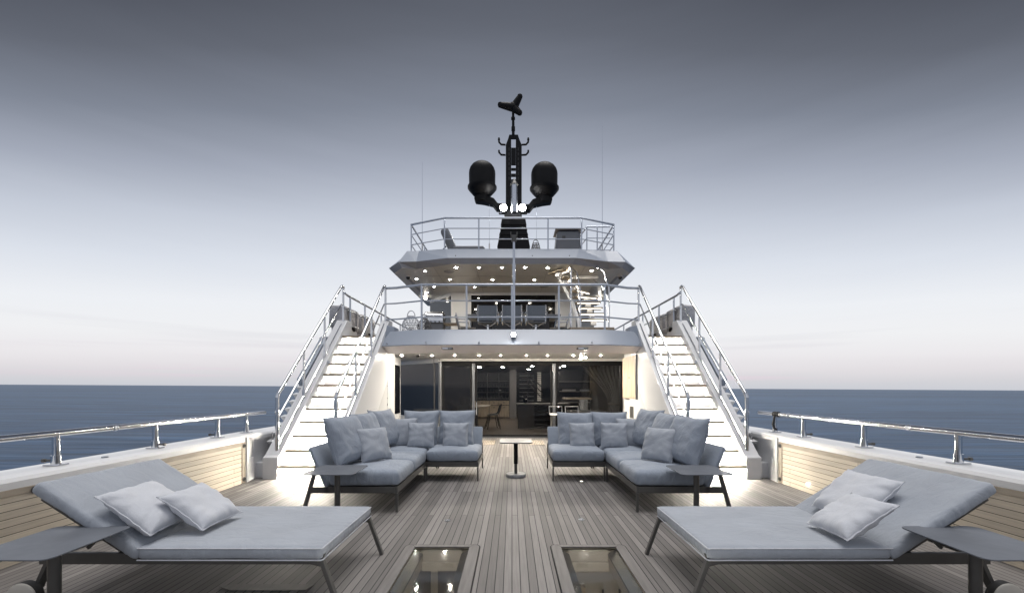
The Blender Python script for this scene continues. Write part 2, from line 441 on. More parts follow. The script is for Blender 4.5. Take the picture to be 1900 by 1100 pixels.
# main teak deck with two openings for the skylights
SKY = [(-.847, -.372), (.428, .905)]; SY = (2.0, 3.765)
xs = [-4.25, SKY[0][0], SKY[0][1], SKY[1][0], SKY[1][1], 4.25]; ys = [-2.0, SY[0], SY[1], 12.0]
mb = MB()
for i in range(5):
    for j in range(3):
        if j == 1 and i in (1, 3): continue
        mb.poly([(xs[i], ys[j], 0), (xs[i + 1], ys[j], 0), (xs[i + 1], ys[j + 1], 0), (xs[i], ys[j + 1], 0)])
for s in (-1, 1):
    mb.poly([(s * 2.95, 12.0, 0), (s * 4.25, 12.0, 0), (s * 4.25, 17, 0), (s * 2.95, 17, 0)] if s > 0 else [(-4.25, 12, 0), (-1.9, 12, 0), (-1.9, 17, 0), (-4.25, 17, 0)])
o = mb.build('deck', 'deck', recalc=False); tag(o, None, None, kind='structure')
for p in o.data.polygons:
    if p.normal.z < 0: p.flip()

# lift-out grating lines by the door
for i, (x, w) in enumerate(((-.62, .34), (.62, .34))):
    mb = MB()
    for k in range(9):
        xx = x - w / 2 + w * k / 8
        mb.box(xx - .012, xx + .012, 10.55, 11.3, .004, .009)
    for yy in (10.53, 11.32): mb.box(x - w / 2 - .02, x + w / 2 + .02, yy - .015, yy + .015, .004, .009)
    o = mb.build('deck_grating', 'teak_plain', shift=(x, 10.9, 0)); tag(o, 'teak drain grating let into deck before the door, %s of the centre table' % SIDE[(-1, 1)[i]], 'grating', 'deck gratings by the door')

# ------------------------------------------------------------------ skylights
for i, (x0, x1) in enumerate(SKY):
    sd = SIDE[(-1, 1)[i]]
    lab = ('flush deck skylight over a dark panelled cabin, left one', 'flush deck skylight showing the pale lit cabin below, right one')[i]
    t_ = thing('skylight', lab, 'skylight', ((x0 + x1) / 2, 3.0, 0), 'skylights in the teak deck')
    fw = .085; ox0, ox1, oy1 = x0 - fw, x1 + fw, SY[1] + .055
    z0, z1 = .004, .010
    rr = .05
    arcL = [(ox0 + rr - rr * math.cos(a), oy1 - rr + rr * math.sin(a)) for a in [R(15 * k) for k in range(7)]]
    arcR = [(ox1 - rr + rr * math.cos(a), oy1 - rr + rr * math.sin(a)) for a in [R(15 * k) for k in range(7)]]
    mb = MB()
    mb.prism([(ox0, SY[0], z0)] + [(a, c, z0) for a, c in arcL] + [(x0, SY[1], z0), (x0, SY[0], z0)], (0, 0, z1 - z0))
    mb.prism([(x1, SY[0], z0), (x1, SY[1], z0)] + [(a, c, z0) for a, c in arcR[::-1]] + [(ox1, SY[0], z0)], (0, 0, z1 - z0))
    mb.prism([(ox0 + rr + .003, oy1, z0), (ox1 - rr - .003, oy1, z0), (x1 - .002, SY[1] + .002, z0), (x0 + .002, SY[1] + .002, z0)], (0, 0, z1 - z0))
    fr = mb.build('frame', 'teak_edge', t_)
    mb = MB()   # black caulk line round the frame
    for q in (([(ox0 - .006, SY[0])] + [((a - x0) * 1.0 + x0 - .006, c + .006) for a, c in arcL]), ([(ox1 + .006, SY[0])] + [(a + .006, c + .006) for a, c in arcR])):
        mb.tube([(a, c, .004) for a, c in q], .0045, 4)
    mb.tube([(arcL[-1][0] - .006, oy1 + .006, .004), (arcR[-1][0] + .006, oy1 + .006, .004)], .0045, 4)
    mb.build('caulk_line', 'rubber', t_)
    MB().box(x0 + .001, x1 - .001, SY[0], SY[1] - .001, -.012, -.004).build('glass_pane', 'sky_glass', t_)
    d = -.16; ins = .07
    mb = MB()   # black border printed on the glass underside + well walls
    for q in (((x0, SY[0]), (x0, SY[1])), ((x1, SY[0]), (x1, SY[1]))):
        s = 1 if q[0][0] == x0 else -1
        mb.hexa([(q[0][0], q[0][1], -.014), (q[0][0] + s * ins, q[0][1], -.05), (q[0][0] + s * ins, q[1][1], -.05), (q[0][0], q[1][1], -.014),
                 (q[0][0], q[0][1], -.03), (q[0][0] + s * ins, q[0][1], -.066), (q[0][0] + s * ins, q[1][1], -.066), (q[0][0], q[1][1], -.03)])
    mb.build('glass_border', 'border_grey', t_)
    mb = MB()
    mb.box(x0 + ins - .02, x0 + ins - .002, SY[0], SY[1], d, -.07); mb.box(x1 - ins + .002, x1 - ins + .02, SY[0], SY[1], d, -.07)
    mb.box(x0 + ins, x1 - ins, SY[1] - .012, SY[1] + .01, d, -.015)
    mb.box(x0 + ins, x1 - ins, SY[1] - .05, SY[1] - .014, d - .02, d + .05)
    mb.build('well_lining', 'cream', t_)
    a0, a1 = x0 - .5, x1 + .5; fl = -2.35; yw = 4.25
    mb = MB(); mb.box(a0, a1, yw, yw + .05, fl, d - .02); mb.box(a0 - .05, a0, 1.2, yw + .05, fl, d - .02); mb.box(a1, a1 + .05, 1.2, yw + .05, fl, d - .02); mb.box(a0, a1, 1.15, 1.2, fl, d - .02)
    mb.build('cabin_wall', 'cream', t_)
    mb = MB(); mb.box(a0, a1, 1.2, yw, d - .019, d - .001); mb2 = mb
    MB().box(a0, a1, 1.2, yw, fl - .05, fl).build('cabin_floor', ('in_dark', 'cream')[i], t_)
    mb.b.free()
    mb = MB(); mb.box(a0, a1, yw - .04, yw - .001, d - .07, d - .035); mb.box(a0, a1, yw - .02, yw - .001, d - .12, d - .10); mb.build('wall_ledge', 'cream', t_)
    if i == 0:
        mb = MB(); mb.box(x0 - .12, x0 + .05, yw - .03, yw - .001, fl, d - .125); mb.box(x0 + .12, x1 - .02, yw - .03, yw - .001, fl, d - .125); mb.build('cabin_cupboard', 'cab_grey', t_, bevel=.004)
    else:
        MB().box(x0 - .1, x0 + .14, yw - .03, yw - .001, -.62, d - .125).build('cabin_cupboard', 'in_dark', t_, bevel=.004)
        mb = MB()
        for zz in (-.62, -.78): mb.box(x0 - .1, x1 + .3, yw - .20, yw - .18, zz, zz + .015)
        for xx in (x0 + .05, x0 + .42, x1 + .1): mb.box(xx, xx + .015, yw - .20, yw - .18, -1.6, -.5)
        mb.build('cabin_rack', 'in_dark', t_)
        for k2, (xx, zz) in enumerate(((x0 + .2, -.60), (x0 + .30, -.76))): MB().box(xx, xx + .07, yw - .17, yw - .10, zz, zz + .11).build('cabin_box', 'oak', t_, bevel=.006)
    MB().box(x0 + .08, x1 - .08, 2.15, 2.25, d - .10, d - .03).build('cabin_fill', glow('cabin_fill_glow', (1, .95, .88), (50, 65)[i]), t_)  # unseen glowing box added to brighten the cabin wall
    MB().box(x0 + ins + .03, x1 - ins - .03, 2.4, 2.43, -.08, -.06).build('well_fill', glow('well_fill_glow', (1, .96, .90), (75, 85)[i]), t_)  # unseen glowing strip added to light the end of the well

# ------------------------------------------------------------------ bulwarks with rails
for s in (-1, 1):
    sd = SIDE[s]; xi, xo = 3.93, 4.30
    t_ = thing('bulwark', 'white capped deck bulwark lined with pale teak planks along the %s side' % sd, 'bulwark', (s * xi, 3, 0), 'bulwarks along the deck')
    yE = 6.36
    # cap: inner bevel + top
    sec = [(xi, .655), (xi + .02, .685), (xi + .10, .70), (xo, .70), (xo + .03, .66), (xo + .03, -.5), (xo - .05, -2.8), (xo - .25, -2.8), (xo - .05, .60), (xi, .60)]
    mb = MB(); mb.prism([(s * a, -2.0, c) for a, c in sec], (0, 15.0, 0)); mb.build('cap', 'white', t_)
    MB().box(s * (xi + .002), s * (xi + .06), -2.0, yE - .09, .0, .597).build('teak_lining', 'teak_wall', t_)
    mb = MB(); mb.box(s * (xi - .006), s * (xi + .05), yE - .088, yE - .004, .004, .597); mb.box(s * (xi - .005), s * (xi + .02), -2.0, yE - .09, .545, .598)
    mb.build('teak_border', 'teak_plain', t_, bevel=.003)
    mb = MB(); mb.box(s * (xi - .02), s * (xi + .12), yE, yE + .065, 0, .665); mb.box(s * (xi - .005), s * (xi + .1), yE + .075, yE + .20, 0, .35); mb.box(s * (xi + .0), s * (xi + .12), yE + .075, yE + .13, .35, .66)
    mb.build('end_post', 'white', t_, bevel=.008)
    mb = MB(); mb.box(s * (xi + .045), s * (xo - .03), yE + .066, 12.5, 0, .6605); mb.build('recess_wall', 'white', t_)
    mb = MB(); mb.box(s * 3.79, s * (xi + .1), yE + .33, yE + .9, 0, .235); mb.build('step_block', 'white', t_, bevel=.01)
    # flush panel with screws
    mb = MB(); mb.box(s * (xi + .041), s * (xi + .0455), yE + .25, yE + .75, .40, .60); mb.build('access_panel', 'white', t_, bevel=.002)
    for yy, zz in ((yE - .045, .545), (yE - .045, .06), (4.75, .555), (3.55, .56)):
        k = MB().lathe([(.032, -.004), (.034, 0.004), (.026, .010), (.022, .006), (.020, -.004)], (0, 0, 0), 20, 'x')
        for v in k.b.verts: v.co = Vector((s * xi - s * v.co.x - s * .006, yy + v.co.y, zz + v.co.z))
        f = k.build('fairlead_ring', 'dark_metal', t_, smooth=True)
        k = MB().lathe([(.019, 0), (.0, .002)], (0, 0, 0), 16, 'x', cap=False)
        for v in k.b.verts: v.co = Vector((s * xi - s * v.co.x - s * .008, yy + v.co.y, zz + v.co.z))
        k.build('ring_hole', 'rubber', f)
    # mooring hook ring in recess
    mb = MB(); c = Vector((s * 3.83, 6.95, .46))
    mb.tube([c + Vector((0, .09 * math.cos(a), .09 * math.sin(a))) for a in [R(20 * k) for k in range(19)]], .018, 8)
    mb.cyl(c + Vector((s * .02, -.02, .09)), c + Vector((s * .02, -.02, .22)), .016); mb.build('mooring_ring', 'chrome', t_, smooth=True)
    # plug fitting on the cap
    MB().lathe([(.028, .70), (.028, .712), (.018, .715)], (s * 4.06, 4.3, 0), 18).build('cap_fitting', 'steel', t_, smooth=True)

    # rail on top
    posts = {-1: (2.80, 3.877, 4.955, 6.0, 6.65), 1: (2.85, 3.96, 5.02, 6.06, 6.72)}[s]
    r_ = thing('bulwark_rail', 'polished steel handrail on short posts above the %s bulwark' % sd, 'railing', (s * 4.1, 3, .70), 'handrails above the bulwarks')
    MB().tube([(s * 4.1, -1.5, .985), (s * 4.1, 6.9, .985), (s * 4.1, 7.15, .985)], .030, 14).build('handrail', 'chrome', r_, smooth=True)
    for yy in (1.9, 4.42, 5.55, 6.35):
        MB().cyl((s * 4.1, yy, .985), (s * 4.1, yy + .045, .985), .0345, 16).build('rail_joint', 'steel', r_, smooth=True)
    for k, yy in enumerate(posts):
        p = MB().cyl((s * 4.1, yy, .70), (s * 4.1, yy, .97), .027, 16).build('post', 'chrome', r_, smooth=True)
        MB().cyl((s * 4.1, yy, .712), (s * 4.1, yy, .79), .036, 16).build('socket', 'chrome', p, smooth=True)
        MB().box(s * 4.1 - .075, s * 4.1 + .075, yy - .05, yy + .05, .7005, .714).build('foot_plate', 'chrome', p, bevel=.01)
        if k < 4:
            a = Vector((s * 4.1, yy, .745)); dx = Vector((.085 * (1 if s > 0 else -1), -.01, .0))
            if (s < 0 and k == 2): dx = -dx
            mb = MB(); mb.cyl(a, a + dx, .010, 10); mb.cyl(a + dx, a + dx * 1.28, .017, 10); mb.build('clamp_screw', 'dark_metal', p, smooth=True)
    if s > 0:
        mb = MB(); mb.cyl((4.1, 6.62, .985), (4.1, 6.74, .985), .042, 14)
        mb.tube([(4.07, 6.68, .96), (4.05, 6.67, .90), (4.03, 6.66, .83), (4.05, 6.66, .77), (4.09, 6.66, .75)], .016, 8)
        o = mb.build('mooring_strap', 'rubber', shift=(4.1, 6.68, .75), smooth=True); tag(o, 'black strap wrapped on the right handrail and hanging by its end post', 'strap')
# recessed courtesy lamp in the right bulwark
p = Vector((3.922, 5.72, .12))
k = MB().lathe([(.013, 0), (.014, .006), (.0, .007)], (0, 0, 0), 16, 'x', cap=False)
for v in k.b.verts: v.co = p + Vector((-v.co.x, v.co.y, v.co.z))
o = k.build('courtesy_light', 'fspot', shift=p); tag(o, 'small lit courtesy lamp set in the teak lining of the right bulwark', 'light')

# ------------------------------------------------------------------ staircases
NR = 12; RISE = .207; Y0 = 6.56; GO = .2273
XI, XO = 2.83, 3.57
def stair_z(y): return (y - Y0) / GO * RISE + RISE
for s in (-1, 1):
    sd = SIDE[s]
    t_ = thing('staircase', 'white boat staircase with brightly lit risers going up on the %s side' % sd, 'staircase', (s * 3.2, Y0, 0), 'lit staircases to the upper deck')
    for k in range(NR):
        y = Y0 + k * GO; z = (k + 1) * RISE
        MB().box(s * XI, s * XO, y + .045, y + .065, k * RISE + .002 if k else .002, z - .024).build('riser', 'white', t_)
        dep = GO + .065 if k < NR - 1 else .5
        MB().box(s * (XI + .0015), s * (XO - .0015), y, y + .03, z - .043, z + .002).build('tread_nosing', 'teak_nosing', t_, bevel=.003)
        MB().box(s * (XI + .0015), s * (XO - .0015), y + .031, y + dep, z - .020, z).build('tread', 'white', t_)
        if k < 5: MB().box(s * (XI + .02), s * (XO - .02), y + .001, y + .022, z - .052, z - .0435).build('glow_strip', 'added_wash', t_)  # extra glowing strip on lower steps, added to spread light over the deck
        MB().box(s * (XI + .004), s * (XO - .004), y + .0305, y + .0445, z - .034, z - .0225).build('glow_strip', 'led', t_)
    yT = Y0 + 11 * GO
    up = .20   # stringer above nosing line
    def side(x0, x1, nm, blk):
        mb = MB()
        prof = [(Y0 - .0, 0), (Y0 - .0, .335), (Y0 + .07, .36), (yT + .30, stair_z(yT + .30) + up - .10), (yT + .55, stair_z(yT + .30) + up - .10), (yT + .55, 1.9), (Y0 + 1.0, 0)]
        mb.prism([(s * x0, a, c) for a, c in prof], (s * (x1 - x0), 0, 0))
        return mb.build(nm, 'white', t_, bevel=.010)
    side(XO, 3.80, 'stringer', 1); side(2.66, XI, 'stringer', 0)
    # inner cheek wall below the stair
    MB().prism([(s * 2.665, Y0 + .8, 0), (s * 2.665, yT + .3, 2.45), (s * 2.665, 9.75, 2.45), (s * 2.665, 9.75, 0)], (s * .10, 0, 0)).build('cheek_wall', 'wall_white', t_)
    # shallow access hatch outline
    mb = MB(); c = (2.6645, 8.35, .95)
    mb.tube([(s * 2.662, 8.05, .55), (s * 2.662, 8.05, .93), (s * 2.662, 8.10, .98), (s * 2.662, 8.50, .98), (s * 2.662, 8.55, .93), (s * 2.662, 8.55, .55)], .003, 5)
    mb.build('hatch_seam', 'lip_dark', t_)
    # wing panel and fins outside the stair
    mb = MB(); mb.prism([(s * 3.82, 7.9, 1.55), (s * 3.82, 8.9, 2.45), (s * 3.82, 9.1, 2.45), (s * 3.82, 9.1, 2.1), (s * 3.82, 8.1, 1.3)], (s * .13, 0, 0)); mb.build('wing_panel', 'white_blue', t_, bevel=.01)
    for k in range(8):
        y = 6.95 + k * .135; z = stair_z(y) - .02
        f = MB().prism([(s * 3.802, y - .10, z), (s * 3.802, y + .05, z + .03), (s * 3.802, y + .05, z - .11), (s * 3.802, y - .02, z - .05)], (s * .11, 0, 0)).build('fin', 'white', t_, bevel=.01)
    # round fixing at top of the stringer
    MB().cyl((s * 3.565, 8.35, stair_z(8.35) + .05), (s * 3.54, 8.35, stair_z(8.35) + .05), .035, 14).build('cleat_plug', 'steel', t_, smooth=True)
    # handrails
    for nm, x in (('outer', 3.66), ('inner', 2.745)):
        r_ = thing('stair_rail', 'sloping three bar steel handrail on the %s side of the %s staircase' % (nm, sd), 'railing', (s * x, Y0 + .15, .3), 'staircase handrails')
        ya, yb = 6.72, 9.27; za, zb = 1.285, 3.56
        sl = (zb - za) / (yb - ya)
        top = [(s * x, ya, za - .06), (s * x, ya + .012, za - .02), (s * x, ya + .045, za + .025), (s * x, yb - .03, zb - .01), (s * x, yb + .03, zb + .02), (s * x, yb + .10, zb + .0)]
        MB().tube(top, .026, 12).build('handrail', 'chrome', r_, smooth=True)
        MB().cyl((s * x, ya, .36), (s * x, ya, za - .04), .030, 14).build('newel_post', 'chrome', r_, smooth=True)
        for dz, nm2 in ((.38, 'mid_rail'), (.80, 'lower_rail')):
            MB().tube([(s * x, ya + .02, za - dz + .02), (s * x, yb - .02, zb - dz), (s * x, yb + .10, zb - dz + .02)], .014, 8).build(nm2, 'chrome', r_, smooth=True)
        for yy in (7.58, 8.42):
            zt = za + sl * (yy - ya)
            p = MB().cyl((s * x, yy, stair_z(yy) + .08), (s * x, yy, zt), .020, 10).build('post', 'chrome', r_, smooth=True)
            MB().cyl((s * x, yy, stair_z(yy) + .05), (s * x, yy, stair_z(yy) + .22), .026, 10).build('socket', 'chrome', p, smooth=True)
        MB().cyl((s * x, yb + .08, 2.62), (s * x, yb + .08, zb), .022, 10).build('post', 'chrome', r_, smooth=True)

# ------------------------------------------------------------------ upper deck edge (over the saloon)
ud = thing('upper_deck', 'gloss white upper deck edge with curved fascia above the saloon doors', 'deck', (0, 8.9, 2.2))
XM, XE = 1.90, 2.66
def curve(yM, yE, z, xm=XM, xe=XE):
    return [(-xe, yE, z), (-xm, yM, z), (-.6, yM - .02, z), (.6, yM - .02, z), (xm, yM, z), (xe, yE, z)]
mb = MB(); mb.loft([curve(9.4, 9.7, 2.60), curve(8.95, 9.28, 2.60), curve(8.86, 9.20, 2.585), curve(8.52, 8.82, 2.25, XM + .03), curve(8.52, 8.82, 2.235, XM + .03)])
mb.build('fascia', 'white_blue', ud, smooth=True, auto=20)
mb = MB(); mb.loft([curve(8.525, 8.825, 2.2345, XM + .03), curve(9.16, 9.3, 2.128)]); mb.build('lower_lip', 'lip', ud)
MB().box(-4.2, 4.2, 9.40, 17.5, 2.40, 2.484).build('upper_floor', 'teak_plain', ud)
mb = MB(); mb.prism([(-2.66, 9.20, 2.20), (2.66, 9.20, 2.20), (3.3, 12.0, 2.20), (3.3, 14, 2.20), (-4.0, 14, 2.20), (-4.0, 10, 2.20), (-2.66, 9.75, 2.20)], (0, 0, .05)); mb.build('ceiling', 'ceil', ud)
MB().box(-2.0, 3.09, 11.97, 12.12, 2.131, 2.199).build('head_panel', 'ceil', ud)
for s in (-1, 1):
    # corner blocks beside the stair heads and raised pads
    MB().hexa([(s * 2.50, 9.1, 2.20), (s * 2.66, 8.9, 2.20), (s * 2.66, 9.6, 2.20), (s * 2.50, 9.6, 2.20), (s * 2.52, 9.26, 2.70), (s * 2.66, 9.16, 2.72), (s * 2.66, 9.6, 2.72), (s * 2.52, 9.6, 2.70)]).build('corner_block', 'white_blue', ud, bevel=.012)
    mb = MB()
    for a in (.30, .62):
        x = XM + .05 + (XE - XM - .1) * a; yo = .32 * a
        mb.beam((s * (x - .03), 8.88 + yo, 2.585), (s * (x + .01), 8.56 + yo, 2.27), .05, .010)
    mb.build('fascia_rib', 'white_blue', ud, bevel=.004)
for x in (-2.55, -1.70, -.65, .53, 1.58, 2.60):
    yy = 8.50 + max(0, abs(x) - XM) * .42
    p = Vector((x, yy + .01, 2.285))
    MB().cyl(p, p + Vector((0, -.025, .012)), .020, 12, .014).build('drain_nipple', 'steel', ud, smooth=True)
# recessed step plates between lip and fascia
for x, w in ((-1.31, 'left'), (1.43, 'right')):
    y = 8.72; z = 2.2345 - (y - 8.525) / .635 * .1065
    lx = thing('flood_light', 'rectangular chromed floodlight let into the %s end of the ceiling lip' % w, 'light', (x, y, z), 'floodlights in the ceiling lip')
    mb = MB(); mb.box(x - .115, x + .115, y - .03, y + .12, z - .035, z + .01); mb.build('housing', 'dark_metal', lx, bevel=.02)
    MB().box(x - .095, x + .02, y - .034, y - .0305, z - .028, z - .004).build('lens', 'chrome', lx); MB().box(x + .03, x + .095, y - .034, y - .0305, z - .026, z - .006).build('louvre', 'steel', lx)

def downlight(p, mat, r, label, group):
    t0 = thing('downlight', label, 'light', p, group)
    MB().lathe([(r * 1.45, -.001), (r * 1.4, -.008), (r, -.007), (r, -.001)], p, 18).build('bezel', 'white', t0)
    MB().lathe([(r * .95, -.0075), (r * .9, -.0095)], p, 16).build('lens', mat, t0)
row = [745, 801.5, 843.6, 889, 929, 976.8, 1016, 1064, 1114.6]
for i, px in enumerate(row):
    downlight(((px - CX) / F * 10.7, 10.7, 2.1995), 'lamp', .024, '%s lit downlight from the left in the rear ceiling row outside the saloon' % ORD[i], 'downlights in the lower ceiling')
for i, px in enumerate((770, 825, 879, 925, 980, 1027, 1085)):
    downlight(((px - CX) / F * 9.62, 9.62, 2.1995), 'lamp', .022, '%s lit downlight from the left in the front ceiling row, behind the lip' % ORD[i], 'downlights in the lower ceiling')
# twin tube spots and small devices under the ceiling
for i, (px, Y) in enumerate(((1078, 9.9), (1086, 9.5))):
    x = (px - CX) / F * Y; t0 = thing('ceiling_spot', '%s cylinder spotlight of the pair under the ceiling near the wooden cupboard' % ('left', 'right')[i], 'light', (x, Y, 2.199), 'twin cylinder spotlights')
    MB().cyl((x, Y, 2.199), (x, Y, 2.06), .035, 16).build('body', 'white', t0, smooth=True); MB().cyl((x, Y, 2.0595), (x, Y, 2.056), .026, 14).build('lens', 'lamp', t0)
x = (775 - CX) / F * 9.25
t0 = thing('dome_camera', 'black dome security camera under the left end of the ceiling lip', 'camera', (x, 9.25, 2.127))
MB().lathe([(.05, 2.0995), (.05, 2.085)], (x, 9.25, 0), 18).build('base', 'lip_dark', t0); MB().lathe([(.042, 2.0845), (.040, 2.065), (.028, 2.045), (.008, 2.037)], (x, 9.25, 0), 18).build('dome', 'black_gloss', t0, smooth=True)
x = (941 - CX) / F * 9.5
o = MB().box(x - .10, x + .10, 9.49, 9.51, 2.175, 2.198).build('ceiling_sensor', 'dark_metal', shift=(x, 9.5, 2.12)); tag(o, 'thin dark sensor bar under the ceiling above the door', 'sensor')

# ------------------------------------------------------------------ saloon front
sal = thing('saloon', 'glass fronted saloon deckhouse with dark sliding doors under the upper deck', 'deckhouse', (0, 12, 0))
ZT = 2.195
# right wall with cupboard door
mb = MB(); mb.box(2.72, 2.80, 9.76, 10.45, 0, ZT); mb.box(2.80, 3.16, 10.38, 10.45, 0, ZT); mb.box(3.09, 3.16, 10.451, 12.2, 0, ZT); mb.build('side_wall', 'wall_white', sal)
mb = MB(); mb.box(-3.07, -3.0, 9.76, 11.6, 0, ZT); mb.box(-2.999, -2.665, 9.76, 9.80, 0, ZT); mb.build('side_wall', 'wall_white', sal)
cd = MB().box(2.655, 2.715, 9.17, 10.36, 1.15, 2.10).build('cupboard_door', 'oak', sal, bevel=.006)
mb = MB()
for y0, y1, z0, z1 in ((9.22, 10.31, 1.17, 1.20), (9.22, 10.31, 2.05, 2.08), (9.20, 9.23, 1.17, 2.08), (10.30, 10.33, 1.17, 2.08)): mb.box(2.650, 2.6545, y0, y1, z0, z1)
mb.build('moulding', 'oak', cd); MB().cyl((2.652, 9.75, 1.62), (2.64, 9.75, 1.62), .012, 10).build('latch', 'dark_metal', cd)
MB().box(2.62, 2.78, 9.14, 9.168, 1.145, 2.11).build('cupboard_edge', 'frame', sal)
MB().box(2.66, 2.664, 9.45, 9.75, .72, .98).build('socket_plate', 'dark_metal', sal, bevel=.004)
MB().box(-2.998, -2.985, 10.35, 11.5, .72, 1.98).build('dark_side_panel', 'smoke', sal, bevel=.004)
MB().cyl((-2.68, 9.22, .3), (-2.68, 9.22, 2.12), .022, 12).build('downpipe', 'steel', sal, smooth=True)
# front
MB().box(-2.0, 3.09, 11.99, 12.10, 2.060, 2.13).build('header', 'black', sal)
MB().box(-2.0, 3.09, 11.985, 12.10, .004, .03).build('threshold', 'frame', sal)
def pane(x0, x1, mat='smoke', y=12.03, z0=.03, z1=2.06):
    fr = MB()
    w = .045
    fr.box(x0, x0 + w, y - .025, y + .025, z0, z1); fr.box(x1 - w, x1, y - .025, y + .025, z0, z1)
    fr.box(x0 + w, x1 - w, y - .025, y + .025, z0, z0 + .05); fr.box(x0 + w, x1 - w, y - .025, y + .025, z1 - .05, z1)
    f = fr.build('door_frame', 'black', sal, bevel=.003)
    MB().box(x0 + w, x1 - w, y - .006, y + .006, z0 + .05, z1 - .05).build('glass_pane', mat, f)
    return f
pane(-1.95, -1.12); f1 = pane(-1.02, 1.12, 'glass', 12.06)
MB().tube([(-.985, 12.02, .62), (-.985, 11.99, .64), (-.985, 11.99, .98), (-.985, 12.02, 1.0)], .012, 8).build('handle', 'chrome', f1, smooth=True)
f2 = pane(1.22, 3.085, 'glass', 12.03)
for x in (-1.07, 1.17): MB().box(x - .035, x + .035, 11.955, 12.04, .03, 2.06).build('mullion', 'frame', sal, bevel=.006)
# angled left glass
a, b_ = Vector((-3.55, 13.45, 0)), Vector((-2.02, 12.02, 0)); d = (b_ - a).normalized(); nrm = Vector((d.y, -d.x, 0))
def slab(p, q, z0, z1, th, nm, mat, par=sal, off=0):
    o_ = nrm * off
    return MB().hexa([p + o_ + Vector((0, 0, z0)), q + o_ + Vector((0, 0, z0)), q + o_ + nrm * th + Vector((0, 0, z0)), p + o_ + nrm * th + Vector((0, 0, z0)),
                      p + o_ + Vector((0, 0, z1)), q + o_ + Vector((0, 0, z1)), q + o_ + nrm * th + Vector((0, 0, z1)), p + o_ + nrm * th + Vector((0, 0, z1))]).build(nm, mat, par)
slab(a, b_, .55, 2.09, .03, 'angled_window', 'navy'); slab(a, b_, 0, .548, .04, 'window_base', 'white'); slab(a, b_, 2.092, ZT, .05, 'window_head', 'white')
MB().cyl((-2.0, 12.0, 0), (-2.0, 12.0, 2.12), .05, 16).build('corner_post', 'frame', sal, smooth=True)
# interior shell
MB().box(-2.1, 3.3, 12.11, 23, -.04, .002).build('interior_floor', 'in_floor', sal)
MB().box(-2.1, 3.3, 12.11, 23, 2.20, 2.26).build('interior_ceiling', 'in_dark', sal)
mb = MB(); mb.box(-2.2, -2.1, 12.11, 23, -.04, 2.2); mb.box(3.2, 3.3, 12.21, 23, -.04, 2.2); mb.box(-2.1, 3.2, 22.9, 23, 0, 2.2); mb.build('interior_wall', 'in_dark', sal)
MB().box(-.11, .20, 19.6, 19.95, 0, 2.2).build('interior_pillar', 'in_wall', sal)
for i, (px, py, Y) in enumerate(((890, 687, 17), (933, 687, 17), (987, 685, 16.3), (992, 679, 14.2), (981, 691, 19), (1046, 688, 16))):
    p = ((px - CX) / F * Y, Y, 2.195)
    o = MB().lathe([(.06, 0), (.055, -.012)], p, 16).build('saloon_lamp', 'lamp_in', shift=p); tag(o, '%s small ceiling lamp from the left inside the dim saloon' % ORD[[0, 1, 3, 4, 2, 5][i]], 'light', 'saloon ceiling lamps')
# bottle shelves
bs = thing('bottle_shelf', 'dark shelf wall of bottles over pale wooden drawers inside the saloon', 'shelf unit', (-.9, 19.7, 0))
mb = MB(); mb.box(-1.70, -1.66, 19.7, 20.1, .85, 2.1); mb.box(-.15, -.11, 19.7, 20.1, .85, 2.1); mb.box(-1.7, -.11, 20.1, 20.14, 0, 2.1)
for x in (-1.15, -.62): mb.box(x - .012, x + .012, 19.72, 20.1, .85, 2.1)
mb.build('carcass', 'in_dark', bs)
SHZ = (.90, 1.16, 1.42, 1.68)
for z in SHZ: MB().box(-1.659, -.151, 19.72, 20.09, z, z + .02).build('shelf', 'in_shelf', bs)
MB().box(-1.7, -.11, 19.66, 20.09, .80, .85).build('counter', 'in_dark', bs)
for x0, x1, z0, z1 in ((-1.69, -1.05, .60, .79), (-1.03, -.6, .60, .79), (-.58, -.13, .60, .79), (-1.69, -1.05, .05, .57), (-1.03, -.6, .05, .57), (-.58, -.13, .05, .57)):
    dr = MB().box(x0, x1, 19.64, 19.68, z0, z1).build('drawer', 'oak', bs, bevel=.004)
    c = ((x0 + x1) / 2, 19.63, z1 - .08); MB().box(c[0] - .05, c[0] + .05, 19.615, 19.639, c[2] - .015, c[2] + .01).build('handle', 'dark_metal', dr)
rb = random.Random(3); k = 0
for r_, z in enumerate(SHZ[:3]):
    for j in range(11):
        x = -1.58 + j * .135 + rb.uniform(-.03, .03); h = rb.uniform(.15, .20); rad = .028
        o = MB().lathe([(rad, z + .021), (rad, z + .021 + h * .6), (rad * .4, z + .021 + h * .75), (rad * .35, z + .021 + h)], (x, 19.82, 0), 10).build('bottle', 'bottle', shift=(x, 19.82, z), smooth=True)
        tag(o, 'glass bottle on the %s shelf of the dark bottle wall in the saloon' % ('lowest', 'middle', 'upper')[r_], 'bottle', 'bottles on the saloon shelf, %s row' % ('lowest', 'middle', 'upper')[r_])
